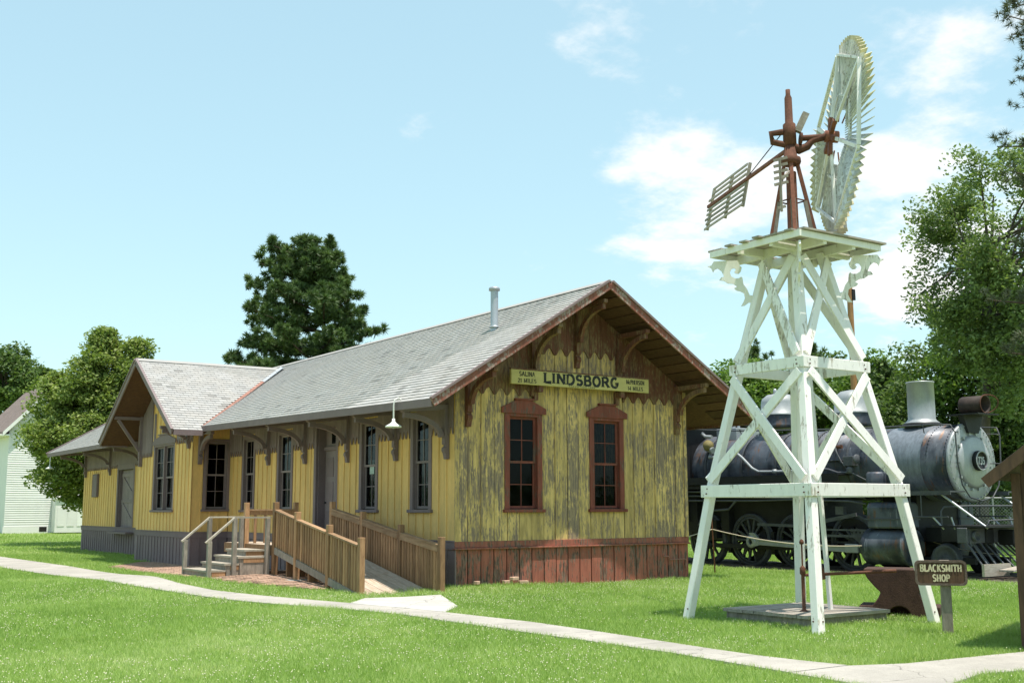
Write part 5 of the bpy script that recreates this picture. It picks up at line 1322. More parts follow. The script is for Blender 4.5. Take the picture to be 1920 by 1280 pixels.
b = MB(); b.box(LX-.5, LX+.45, 3.6, 4.4, 3.5, 3.86); b.tube([(LX-.3, 3.9, 3.7), (LX-.3, 3.9, 4.05)], .06, 10); b.tube([(LX+.1, 4.1, 3.7), (LX+.1, 4.1, 4.1)], .05, 10); b.build('turret_fittings', M['galv'], lo, bevel=.01)
# headlamp
b = MB(); hy = -3.35; hzv = 3.98
b.lathe([(.0, 0), (.20, .0), (.21, .02), (.21, .60), (.19, .60), (.185, .25), (.05, .18), (0, .18)], (LX, hy, hzv), FWD, 28); hl_ = recalc(b.build('headlamp', M['lamp_dark'], lo)); hl_['label'] = 'rusty barrel headlamp without its glass'
b = MB(); ringp = [Vector((LX+.215*math.cos(R(a)), hy-.60-.32*max(0, math.cos(R(a-20)))*.6, hzv+.215*math.sin(R(a)))) for a in range(0, 361, 15)]; b.tube(ringp, .014, 6); b.build('visor_ring', M['rust'], hl_)
b = MB(); b.box(LX-.42, LX+.42, hy-.66, hy+.18, hzv-.245, hzv-.215); b.prism([(LX-.38, -3.45, hzv-.246), (LX+.38, -3.45, hzv-.246), (LX+.20, -3.45, hzv-.66), (LX-.20, -3.45, hzv-.66)], (0, -.15, 0)); b.build('lamp_bracket', M['dark_iron'], lo)
# rivet rows (too small to pick apart)
b = MB()
for y in (-1.02, -1.12, -2.9, -3.38, .48, 1.68, 2.93, 4.33):
    r_ = .909 if y < -.95 else .935+.07*max(0, min(1, y/4.5))
    for k in range(64):
        a = 2*math.pi*k/64
        if math.cos(a) > .25: continue
        p = Vector((LX+r_*math.cos(a), y, CZ+(.0 if y < -.95 else .04)+r_*math.sin(a))); b.box(p.x-.011, p.x+.011, p.y-.011, p.y+.011, p.z-.011, p.z+.011)
tag(b.build('rivets', M['boiler'], lo), kind='stuff')
# grime coated air pipes and brake gear under the running board
b = MB(); x = LX-1.30
for z, r_ in ((2.05, .028), (1.93, .02), (1.80, .024)): b.tube([(x, 4.8, z), (x, 2.2, z-.02), (x, 1.0, z), (x+.03, -.9, z-.05), (x+.10, -1.35, z-.12)], r_, 7)
b.tube([(x, 4.4, 1.1), (x, 4.2, 1.5), (x, 3.2, 1.55), (x, 2.9, 1.8)], .03, 7); b.tube([(x+.1, .5, 1.9), (x+.05, .2, 1.5), (x+.1, .1, 1.0)], .02, 7)
b.build('air_pipes', M['grey_iron'], lo)
b = MB(); b.lathe([(0, 0), (.17, 0), (.19, .03), (.19, 1.5), (.17, 1.53), (0, 1.54)], (LX-1.12, 2.2, 2.12), FWD, 20); recalc(b.build('air_reservoir', M['dark_iron'], lo))
for y in dy_brake: ubox('brake_shoe', LX-.84, LX-.70, y-.05, y+.05, .35, .95, M['dark_iron'], lo)
b = MB(); b.box(LX-1.0, LX-.5, 4.0, 4.9, .75, 1.25); b.build('ash_pan', M['dark_iron'], lo); b = MB(); b.box(LX-.95, LX-.6, 3.55, 3.85, .9, 1.6); b.build('spring_hanger', M['dark_iron'], lo); b = MB(); b.box(LX-1.25, LX-.9, -.2, .15, 1.65, 2.1); b.build('valve_rocker', M['dark_iron'], lo)
# handrails
b = MB(); x = LX-.97
b.tube([(x-.0, 4.9, 3.86), (x, 3.0, 3.72), (x, .3, 3.59), (x, -1.8, 3.53), (x+.02, -3.25, 3.515)], .019, 8)
b.tube([(x+.02, -3.25, 3.515), (x+.04, -3.62, 3.48), (x+.09, -3.70, 3.3), (x+.12, -3.70, 2.6), (x+.25, -3.70, 2.1), (LX-.45, -3.70, 1.82), (LX, -3.70, 1.74), (LX+.45, -3.70, 1.82), (LX+.72, -3.70, 2.1), (LX+.85, -3.70, 2.6), (LX+.88, -3.70, 3.3), (LX+.90, -3.62, 3.48), (LX+.95, -3.2, 3.515), (LX+.97, 3., 3.72)], .017, 8)
for y, z in ((3.0, 3.72), (1.9, 3.67), (.3, 3.59), (-1.5, 3.54), (-2.9, 3.52)): b.tube([(x, y, z), (x+.22, y+.12, z-.18)], .012, 6); b.tube([(x, y-.001, z-.03), (x, y+.001, z+.03)], .03, 8)
for z in (3.32, 2.62): b.tube([(x+.10, -3.70, z), (x+.40, -3.56, z)], .012, 6); b.tube([(LX+.86, -3.70, z), (LX+.55, -3.56, z)], .012, 6)
b.build('handrail', M['grey_iron'], lo)
# running boards
for s in (-1, 1):
    xa, xb = (LX-1.42, LX-.85) if s < 0 else (LX+.85, LX+1.42)
    b = MB(); b.box(xa, xb, -.7, 4.9, 2.40, 2.44); b.box(xa, xa+.03, -.7, 4.9, 2.24, 2.399); b.box(xa+.05, xa+.09, -.6, 4.8, 2.12, 2.22); b.build('running_board', M['dark_iron'], lo)
    b = MB(); b.box(xa, xb, -3.85, -1.2, 1.93, 1.965); b.box(xa, xa+.025, -3.85, -1.2, 1.87, 1.929); b.build('front_footplate', M['grey_iron'], lo)
    x = xa+.03
    b = MB()                       # hanging ladder step and front diagonal stays
    for y in (-2.75, -3.05): b.tube([(x, y, 1.93), (x, y, 1.38)], .016, 6)
    b.tube([(x, -2.70, 1.375), (x, -3.75, 1.375)], .018, 6); b.build('hanging_step', M['grey_iron'], lo)
    b = MB(); b.tube([(x+.05, -3.50, 1.93), (x+.25, -4.55, 1.13)], .028, 8); b.tube([(x, -3.35, 1.37), (x+.1, -3.55, 1.10)], .022, 8); b.tube([(x+.1, -3.75, 1.37), (x+.15, -3.8, 1.1)], .02, 8); b.build('diagonal_stay', M['galv'], lo)
# cylinders, valve chests
for s in (-1, 1):
    cxx = LX+s*1.10
    b = MB(); b.lathe([(0, 0), (.40, 0), (.44, .02), (.44, .10), (.425, .11), (.425, 1.12), (.44, 1.13), (.44, 1.21), (.40, 1.23), (.15, 1.27), (0, 1.27)], (cxx, -1.36, .66), FWD, 32); cy = recalc(b.build('cylinder', M['boiler'], lo))
    if s < 0: cy['label'] = 'rust stained cylinder in front of the driving wheels'
    b = MB(); b.prism([(cxx-.30, -1.5, 1.10), (cxx+.30, -1.5, 1.10), (cxx+.30, -1.5, 1.62), (cxx+.22, -1.5, 1.72), (cxx-.22, -1.5, 1.72), (cxx-.30, -1.5, 1.62)], (0, -1.05, 0)); b.build('valve_chest', M['boiler'], lo, bevel=.035)
    b = MB(); b.box(cxx-.32, cxx+.32, -2.57, -1.47, 1.30, 1.335); b.build('chest_flange', M['grey_iron'], lo)
    b = MB(); b.box(min(cxx+s*-.3, LX), max(cxx+s*-.3, LX), -2.5, -1.55, .8, 1.9); b.build('saddle', M['dark_iron'], lo)
b = MB(); b.box(LX-.48, LX+.48, -2.9, 5.0, .78, 1.12); b.box(LX-.75, LX+.75, .3, 4.9, 1.1, 2.0); b.build('frame', M['dark_iron'], lo)
b = MB(); b.box(LX-.6, LX+.6, 3.0, 4.95, 1.2, 2.4); b.build('firebox', M['dark_iron'], lo)
# wheels
def wheel_mb(c, r_, spokes, w=.13, tyre=.075, hubr=.16, cw=None):
    b = MB(); sx = Vector((1, 0, 0))
    b.lathe([(r_-tyre, -w/2), (r_-.004, -w/2), (r_, -w/2+.01), (r_, w/2-.03), (r_+.028, w/2-.02), (r_+.028, w/2), (r_-tyre, w/2), (r_-tyre, -w/2)], c, sx, 44)
    b.lathe([(r_-tyre-.07, -w/2+.02), (r_-tyre, -w/2+.02), (r_-tyre, w/2-.02), (r_-tyre-.07, w/2-.02), (r_-tyre-.07, -w/2+.02)], c, sx, 36)
    b.lathe([(0, -w/2-.02), (hubr, -w/2-.02), (hubr, w/2+.02), (0, w/2+.02)], c, sx, 20)
    for k in range(spokes):
        a = 2*math.pi*k/spokes; d_ = Vector((0, math.cos(a), math.sin(a))); b.beam(Vector(c)+d_*(hubr-.02), Vector(c)+d_*(r_-tyre-.05), .055, .06, sx)
    return b
dy = [4.55, 2.88, 1.22, -.62]
for s in (-1, 1):
    for i, y in enumerate(dy):
        c = (LX+s*.76, y, .72); o = wheel_mb(c, .72, 14).build('driving_wheel', M['grey_iron' if s < 0 else 'dark_iron'], lo); recalc(o)
        b = MB(); a0 = R(200 if i == 1 else 100); pts = [Vector((c[0]+s*.03, y+.60*math.cos(a0+R(q)), .72+.60*math.sin(a0+R(q)))) for q in range(-50, 51, 10)]; pts += [Vector((c[0]+s*.03, y+.42*math.cos(a0+R(q)), .72+.42*math.sin(a0+R(q)))) for q in range(50, -51, -50)]
        b.prism(pts, (s*.045, 0, 0)); b.build('counterweight', M['dark_iron'], o)
    c = (LX+s*.76, -3.19, .37); b = MB()
    b.lathe([(0, -.05), (.10, -.06), (.12, -.03), (.27, -.02), (.30, -.065), (.365, -.06), (.37, -.05), (.37, .04), (.40, .05), (.40, .07), (0, .06)], c, (1, 0, 0) if s < 0 else (-1, 0, 0), 36); recalc(b.build('leading_wheel', M['grey_iron'], lo))
    b = MB(); b.box(c[0]-s*.10-.05, c[0]-s*.10+.05, -3.9, -2.5, .30, .44); b.build('truck_frame', M['dark_iron'], lo)
for y in dy+[-3.19]:
    b = MB(); b.tube([(LX-.7, y, .72 if y > -3 else .37), (LX+.7, y, .72 if y > -3 else .37)], .09, 12); b.build('axle', M['dark_iron'], lo)
# rods on the near side
for s in (-1, 1):
    xr = LX+s*1.02
    pin = Vector((xr, 2.66, .68)); xh = Vector((xr, -.70, .56))
    b = MB(); b.lathe([(0.075, -.05), (.15, -.05), (.17, -.03), (.17, .03), (.15, .05), (.075, .05), (.075, -.05)], pin, (1, 0, 0), 24)
    b.prism([pin+Vector((-.03, -.10, -.13)), pin+Vector((-.03, -.28, -.09)), pin+Vector((-.03, -.28, .10)), pin+Vector((-.03, -.12, .24)), pin+Vector((-.03, .06, .24))], (.06, 0, 0))
    b.beam(pin+Vector((0, -.16, 0)), xh, .035, .15); b.beam(pin+Vector((0, -.26, .055)), xh+Vector((0, 0, .055)), .065, .035); b.beam(pin+Vector((0, -.26, -.055)), xh+Vector((0, 0, -.055)), .065, .035)
    recalc(b.build('main_rod', M['silver'], lo))['label'] = 'heavy silver main rod with ringed big end'
    b = MB(); b.beam(Vector((LX+s*.90, 4.4, .55)), Vector((LX+s*.90, -.75, .55)), .04, .12)
    for y in dy: b.lathe([(0, -.04), (.10, -.04), (.10, .04), (0, .04)], (LX+s*.90, y-.15, .55), (1, 0, 0), 16)
    b.build('side_rod', M['dark_iron'], lo)
    b = MB(); b.box(xr-.05, xr+.05, -1.35, .35, .86, .92); b.box(xr-.05, xr+.05, -1.35, .35, 1.02, 1.06); b.build('guide_bar', M['grey_iron'], lo)
    b = MB(); b.prism([(xr-s*.0-.04, -1.34, 1.04), (xr-.04, -.72, 1.04), (xr-.04, -.76, .90), (xr-.04, -.98, .72), (xr-.04, -1.05, .52), (xr-.04, -1.30, .50)], (.08, 0, 0)); ch = b.build('guide_plate', M['grey_iron'], lo)
    for k in range(5): ubox('bolt', xr-s*0-.055, xr+.055, -1.28+.12*k, -1.24+.12*k, .965, 1.0, M['dark_iron'], ch)
    b = MB(); b.box(xr-.07, xr+.07, -.95, -.55, .48, .70); b.build('crosshead', M['silver'], lo, bevel=.015)
    b = MB(); b.tube([(xr, -.9, .64), (xr, -1.4, .64)], .035, 10); b.build('piston_rod', M['galv'], lo)
    b = MB(); b.beam((xr, .9, 1.12), (xr, -.9, 1.42), .05, .09); b.beam((xr, .9, 1.12), (xr, 2.4, 1.15), .05, .07); b.box(xr-.06, xr+.06, -.55, -.30, 1.42, 1.62); b.build('valve_gear', M['grey_iron'], lo)
# pipes and fittings on the near flank
xs_ = LX-1.02
b = MB(); b.tube([(xs_+.06, 3.3, 3.2), (xs_-.04, 2.85, 2.95), (xs_-.10, 2.45, 2.66), (xs_-.12, 2.2, 2.56), (xs_-.12, 1.6, 2.545), (xs_-.12, .15, 2.55)], .036, 10); b.lathe([(0, -.05), (.06, -.05), (.06, .05), (0, .05)], (xs_-.12, 1.62, 2.55), (0, 1, 0), 10); o = b.build('injector_pipe', M['silver'], lo); o['label'] = 'pale curved injector pipe along the boiler flank'
b = MB(); b.tube([(xs_-.05, .12, 2.58), (xs_-.08, -.15, 2.55), (xs_-.08, -.45, 2.46), (xs_-.08, -.85, 2.46)], .032, 10); b.tube([(xs_+.1, -.28, 3.35), (xs_-.03, -.35, 3.05), (xs_-.06, -.55, 2.75), (xs_-.06, -.75, 2.5), (xs_-.05, -1.3, 2.25), (xs_-.02, -1.7, 1.95)], .016, 8); b.tube([(xs_+.05, -.3, 3.2), (xs_-.03, -.40, 2.95), (xs_-.05, -.55, 2.7)], .022, 8); b.build('sand_pipe', M['grey_iron'], lo)
b = MB(); b.tube([(xs_+.05, .0, 3.10), (xs_+.05, -.5, 3.12)], .05, 10); b.tube([(xs_+.10, -.1, 3.2), (xs_+.22, .1, 3.42)], .02, 8); b.tube([(xs_+.10, -.3, 3.2), (xs_+.24, -.35, 3.45)], .02, 8); b.lathe([(0, -.07), (.06, -.07), (.06, .07), (0, .07)], (xs_+.02, -.22, 3.1), (1, 0, 0), 10); b.build('feed_valve', M['rust'], lo)
b = MB(); b.box(xs_-.12, xs_+.1, -.95, -.65, 2.62, 2.86); b.lathe([(0, -.03), (.12, -.03), (.12, .03), (0, .03)], (xs_-.08, -1.05, 2.78), (0, 1, 0), 14); b.box(xs_-.05, xs_+.15, -.64, -.05, 2.765, 2.785); b.lathe([(0, 0), (.05, 0), (.09, .05), (.09, .14), (.05, .2), (0, .2)], (xs_-.04, -.80, 2.42), (0, 0, 1), 12); b.build('lubricator', M['grey_iron'], lo, bevel=.008)
b = MB(); b.lathe([(0, 0), (.22, .0), (.24, .05), (.24, .42), (.20, .47), (0, .48)], (LX-1.02, -1.55, 1.98), (0, 0, 1), 20); b.build('steam_pipe_elbow', M['boiler'], lo)
b = MB(); b.lathe([(0, 0), (.13, 0), (.15, .02), (.15, .12), (.0, .14)], (xs_-.04, 4.15, 3.34), (-.75, -.45, .2), 18); b.build('gauge_disc', M['olive'], lo)
b = MB(); b.tube([(xs_+.1, 4.55, 3.72), (xs_-.02, 4.3, 3.62), (xs_-.02, 4.05, 3.6)], .05, 8); b.tube([(xs_+.1, 4.4, 3.3), (xs_-.1, 3.9, 3.2)], .09, 10); b.tube([(xs_+.12, 4.2, 3.2), (xs_-.08, 4.1, 3.02), (xs_-.08, 3.7, 3.0)], .05, 8); b.build('injector', M['silver'], lo)
# cab
b = MB(); b.box(LX-1.45, LX+1.45, 4.96, 5.02, 1.35, 3.95); b.box(LX-1.45, LX-1.40, 5.021, 7.3, 1.35, 2.75); b.box(LX-1.45, LX-1.40, 5.021, 5.4, 2.751, 3.95); b.box(LX-1.45, LX-1.40, 6.6, 7.3, 2.751, 3.95)
b.box(LX+1.40, LX+1.45, 5.021, 7.3, 1.35, 3.95); b.build('cab', M['dark_iron'], lo)
b = MB(); b.prism([(LX-1.6, 4.8, 3.96), (LX-1.1, 4.8, 4.25), (LX, 4.8, 4.36), (LX+1.1, 4.8, 4.25), (LX+1.6, 4.8, 3.96), (LX+1.6, 4.8, 3.92), (LX, 4.8, 4.30), (LX-1.6, 4.8, 3.92)], (0, 2.7, 0)); b.build('cab_roof', M['dark_iron'], lo)
b = MB(); b.box(LX-1.2, LX+1.2, 4.9, 7.2, 1.2, 1.34); b.box(LX-1.1, LX+1.1, 7.0, 7.2, .7, 1.19); b.build('cab_floor', M['dark_iron'], lo)
b = MB(); b.box(LX-1.15, LX-.85, 4.6, 4.96, .9, 2.0); b.tube([(LX-1.35, 4.8, 2.4), (LX-1.35, 4.7, 2.2), (LX-1.35, 4.2, 2.15), (LX-1.35, 4.1, 1.6)], .025, 8); b.build('ash_pan_rigging', M['dark_iron'], lo)
# pilot beam, coupler, steps, cowcatcher
YP = -4.05
b = MB(); b.box(LX-1.42, LX+1.42, YP-.16, YP+.10, .80, 1.14); b.build('pilot_beam', M['grey_iron'], lo, bevel=.015)
b = MB(); b.box(LX-1.40, LX+1.40, YP-.6, YP+.75, 1.145, 1.185); b.build('pilot_deck', M['dark_iron'], lo)
b = MB(); b.lathe([(.0, 0), (.12, 0), (.12, .10), (.10, .11), (.085, .05), (0, .05)], (LX-1.18, YP-.16, .96), FWD, 20); b.box(LX-1.36, LX-1.0, YP-.18, YP-.1605, .80, 1.12); b.build('beam_pocket', M['grey_iron'], lo)
b = MB(); b.box(LX-.75, LX-.45, YP-.20, YP-.16, .78, 1.12); b.box(LX-.25, LX+.25, YP-.55, YP-.16, .75, 1.08); b.box(LX-.14, LX+.14, YP-.9, YP-.55, .82, 1.02); b.build('coupler', M['dark_iron'], lo, bevel=.02)
b = MB()
for k in range(13):
    t = -1+2*k/12; b.tube([(LX+t*1.22, YP-.05, .80), (LX+t*1.05, YP-.35-.55*(1-abs(t)), .14)], .022, 6)
b.tube([(LX-1.08, YP-.35, .13), (LX, YP-.92, .13), (LX+1.08, YP-.35, .13)], .03, 6); pil = b.build('pilot_bars', M['grey_iron'], lo)
b = MB()
for k in range(4): b.tube([(LX-.15+.14*k, YP-.30, 1.05), (LX+.35+.14*k, YP-1.25, .10)], .024, 8)
b.build('pilot_stays', M['galv'], lo)
b = MB(); b.tube([(LX-1.30, YP+.55, 1.16), (LX-1.30, YP+.55, 1.50), (LX-1.25, YP+.5, 1.60), (LX-.9, YP+.1, 1.62), (LX+.9, YP-.1, 1.62), (LX+1.3, YP+.2, 1.6), (LX+1.3, YP+.3, 1.16)], .022, 8); b.tube([(LX-1.0, YP-.4, 1.16), (LX-1.0, YP-.45, 1.30), (LX+.8, YP-.45, 1.32)], .018, 8); b.build('front_grab_rail', M['grey_iron'], lo)
b = MB(); b.box(LX-1.55, LX-.55, YP-.62, YP-.56, .10, .36); b.beam((LX-1.1, YP-.85, .22), (LX-.3, YP-.75, .27), .32, .04); b.build('wooden_footboard', M['deck_wood'], lo)
b = MB()
for dx in (-.4, -.2, .1): b.beam((LX-1.0+dx, YP-.12, .82), (LX-1.0+dx, YP-.58, .2), .05, .02)
b.build('footboard_hanger', M['grey_iron'], lo)
# ================================================================== background
# white clapboard house on the far left
hg = .42; HY = 49.5
def hx(px, y=HY):
    d = ray(px, 900); return (CAM+d*((y-CAM.y)/d.y)).x
ap = CAM+ray(112, 711)*((HY-CAM.y)/ray(112, 711).y); ev = CAM+ray(5, 808)*((HY-CAM.y)/ray(5, 808).y)
hw = ap.x-ev.x-.35
house = thing('white_house', (ap.x, HY+4, hg), 'white clapboard house with a brown shingle roof at the far left', 'house')
x0, x1 = ap.x-hw, ap.x+hw; ze = ev.z+.25
b = MB(); b.prism([(x0, HY, hg-.3), (x1, HY, hg-.3), (x1, HY, ze), (ap.x, HY, ap.z-.2), (x0, HY, ze)], (0, 9, 0)); wl = b.build('wall', M['white_house'], house)
z = hg+.25; i = 0
while z < ap.z-.35:
    t = 0 if z < ze else (z-ze)/(ap.z-.2-ze); a = x0+(ap.x-x0)*t; c = x1-(x1-ap.x)*t
    if c-a > .4:
        b = MB(); b.prism([(a, HY-.002, z), (a, HY-.035, z+.004), (a, HY-.006, z+.125), (a, HY-.002, z+.125)], (c-a, 0, 0)); b.build('clapboard', M['white_house'], wl)
    z += .125
b = MB(); b.box(x0-.05, x1+.05, HY-.05, HY-.001, hg-.2, hg+.24); b.build('base_board', M['white_house'], house)
for sx, xx in ((1, x0), (-1, x1)):
    e = Vector((xx-sx*.4, 0, ze-.28)); r_ = Vector((ap.x, 0, ap.z))
    b = MB(); b.prism([(e.x, HY-.35, e.z), (r_.x, HY-.35, r_.z), (r_.x, HY-.35, r_.z-.14), (e.x, HY-.35, e.z-.14)], (0, 9.8, 0)); b.build('roof_slope', M['brown_roof'], house)
    b = MB(); b.prism([(e.x, HY-.39, e.z-.02), (r_.x, HY-.39, r_.z-.02), (r_.x, HY-.39, r_.z-.28), (e.x, HY-.39, e.z-.26)], (0, .035, 0)); b.build('rake_board', M['white_house'], house)
b = MB(); b.box(x0-.55, x0-.02, HY-.3, HY+9, ze-.5, ze-.42); b.build('eave_board', M['white_house'], house)
px = hx(100); b = MB(); b.box(px, px+1.7, HY-.9, HY-.052, hg-.1, hg+1.75); po = b.build('porch', M['white_house'], house)
b = MB(); b.box(px-.06, px+1.8, HY-.98, HY-.03, hg+1.751, hg+1.85); b.build('porch_cap', M['white_house'], po)
for k in range(3): b = MB(); b.box(px+.12+.54*k, px+.5+.54*k, HY-.92, HY-.9005, hg+.25, hg+1.3); b.build('panel', M['white_house'], po)
b = MB(); b.box(hx(78), hx(92), HY-.06, HY-.0505, hg-.05, hg+.22); b.build('vent', M['dark'], house)

# utility pole
pb = atd(1605, 800, 46.); tp = atd(1603.5, 524, 46.)
pole = thing('utility_pole', (pb.x, pb.y, 0), 'brown timber utility pole rising behind the windmill', 'pole')
b = MB(); b.tube([(pb.x, pb.y, -.2), (pb.x, pb.y, tp.z)], [.16, .115], 14); b.build('shaft', M['pole_wood'], pole)
b = MB(); b.box(pb.x-.02, pb.x+.16, pb.y-.16, pb.y-.08, tp.z-.7, tp.z-.25); b.build('bracket', M['dark_iron'], pole)

# chain link fence and pale block wall beyond the track
f0 = atd(1660, 950, 40.); f1 = atd(2080, 950, 37.); f0.z = f1.z = 0; fd_ = (f1-f0).normalized(); FLn = (f1-f0).length
fen = thing('chain_link_fence', (f0+f1)/2, 'grey chain link fence beyond the front of the locomotive', 'fence')
n = 5
for k in range(n): p = f0+fd_*(FLn*k/(n-1)); b = MB(); b.tube([p, p+Vector((0, 0, 1.95))], .03, 8); b.build('post', M['chain'], fen)
b = MB(); b.tube([f0+Vector((0, 0, 1.9)), f1+Vector((0, 0, 1.9))], .022, 8); b.build('top_rail', M['chain'], fen)
b = MB(); st_ = .11; a = -1.9
while a < FLn:
    for s in (1, -1):
        t0, t1 = (a, a+1.9) if s > 0 else (a+1.9, a); za, zb = 0., 1.9
        if t0 < 0: za = -t0*s if s > 0 else 0; t0 = 0
        if t1 < 0: zb = 1.9+t1 if s < 0 else zb; t1 = 0
        if t0 > FLn: za = t0-FLn; t0 = FLn
        if t1 > FLn: zb = 1.9-(t1-FLn); t1 = FLn
        b.beam(f0+fd_*t0+Vector((0, 0, za+.03)), f0+fd_*t1+Vector((0, 0, zb)), .007, .007)
    a += st_
tag(b.build('wire_mesh', M['chain'], fen), kind='stuff')
w0 = atd(1800, 960, 47.); w1 = atd(1930, 960, 45.)
b = MB(); b.beam(Vector((w0.x, w0.y, .65)), Vector((w1.x, w1.y, .65)), .25, 1.5); tag(b.build('block_wall', M['pad'], None, bevel=.02), 'low pale wall seen through the chain link fence', 'wall')

# ================================================================== trees
def tube_np(b, pts, rad, n=7): b.tube(pts, rad, n)
def leaves(centers, rads, per, size, flat=.5, seed=0, droop=0., aspect=.55):
    """random leaf quads (folded tip triangles) in clumps; returns V,F,attr"""
    g = np.random.default_rng(seed); C_ = np.repeat(centers, per, 0); Rr = np.repeat(rads, per)
    n = len(C_); d = g.normal(size=(n, 3)); d /= np.linalg.norm(d, axis=1)[:, None]
    r_ = Rr*g.uniform(.25, 1, n)**.6; d[:, 2] *= flat
    P = C_+d*r_[:, None]
    ax = g.normal(size=(n, 3)); ax[:, 2] = ax[:, 2]*.6-droop; ax /= np.linalg.norm(ax, axis=1)[:, None]
    nr = g.normal(size=(n, 3))*.75+d*.5; nr[:, 2] += .75
    sd = np.cross(ax, nr); sd /= (np.linalg.norm(sd, axis=1)[:, None]+1e-9)
    s = size*g.uniform(.6, 1.3, n)[:, None]
    V = np.stack([P-ax*s*.5, P+sd*s*aspect*.5, P+ax*s*.5, P-sd*s*aspect*.5], 1).reshape(-1, 3)
    F = np.arange(4*n).reshape(n, 4)
    cl = np.repeat(g.uniform(0, 1, len(centers)), per)
    A = np.clip(.35*cl+.65*g.beta(2, 2, n), 0, 1)
    return V, F, A
def broadleaf(name, base, H, crown_c, crown_r, nclump, per, size, leafmat, label, barkmat='bark', seed=1, group=None, lean=(0, 0), low=0., trunk_r=.22, shape=None, flat=.6, clump=.62, limbs=9, gaps=.0, cat='tree', extra=()):
    g = np.random.default_rng(seed); base = Vector(base)
    t = thing(name, base, label, cat, group)
    cc_ = np.array(crown_c); cr = np.array(crown_r)
    pts = []
    while len(pts) < nclump:
        d = g.normal(size=3); d /= np.linalg.norm(d); r_ = g.uniform(.30, 1.)**.45
        bump = .80+.35*mnoise.noise(Vector(d)*1.9+Vector((seed*3.7, 0, 0)))+.16*mnoise.noise(Vector(d)*5+Vector((0, seed*1.3, 0)))
        q = d*r_*bump
        if shape is not None and not shape(q, g): continue
        if gaps and mnoise.noise(Vector(q)*2.6+Vector((seed, seed*.5, 0))) < -.55+gaps: continue
        pts.append(cc_+q*cr)
    for ec, er, en in extra:
        for _ in range(en):
            u = g.random(); a = g.uniform(0, 6.283); w = er[0]*(1-u)**.8*g.random()**.5; pts.append(np.array([ec[0]+w*math.cos(a), ec[1]+w*math.sin(a), ec[2]+er[1]*u]))
    pts = np.array(pts); rads = clump*g.uniform(.6, 1.25, len(pts))*min(1.4, cr.mean()/3)
    V, F, A = leaves(pts, rads, per, size, flat, seed)
    fast_mesh('crown', V, F, M[leafmat], A, parent=t)
    b = MB(); top = Vector(cc_)+Vector((lean[0], lean[1], cr[2]*.45)); mid = base.lerp(top, .45)+Vector((lean[0]*.2, lean[1]*.2, 0))
    b.tube([base+Vector((0, 0, -.2)), base.lerp(mid, .5), mid, mid.lerp(top, .6), top], [trunk_r*1.25, trunk_r, trunk_r*.75, trunk_r*.4, trunk_r*.12], 9)
    idx = g.choice(len(pts), min(limbs*3, len(pts)), replace=False)
    for k, i in enumerate(idx):
        f = g.uniform(.25, .95); s0 = base.lerp(mid, f) if k % 3 == 0 and low else mid.lerp(top, f*.8)
        e = Vector(pts[i]); m_ = s0.lerp(e, .5)+Vector((0, 0, .12*(e-s0).length))
        b.tube([s0, m_, e], [trunk_r*.38, trunk_r*.22, trunk_r*.06], 6)
    b.build('trunk', M[barkmat], t)
    return t
def pine_tuft_mesh(centers, dirs, rad, needles, seed, wid=.028):
    g = np.random.default_rng(seed); n = len(centers); C_ = np.repeat(centers, needles, 0); D = np.repeat(dirs, needles, 0)
    d = g.normal(size=(n*needles, 3))+D*.55; d /= np.linalg.norm(d, axis=1)[:, None]
    L_ = np.repeat(rad, needles)*g.uniform(.7, 1.1, n*needles); sd = np.cross(d, g.normal(size=d.shape)); sd /= np.linalg.norm(sd, axis=1)[:, None]
    w = wid*g.uniform(.7, 1.3, n*needles)
    V = np.stack([C_+d*(L_*.12)[:, None]-sd*w[:, None], C_+d*(L_*.12)[:, None]+sd*w[:, None], C_+d*L_[:, None]], 1).reshape(-1, 3)
    A = np.clip(np.repeat(g.uniform(.0, .55, n), needles)+.45*g.random(n*needles)*np.clip(.5+d[:, 2], 0.1, 1), 0, 1)
    return V, np.arange(len(V)).reshape(-1, 3), A
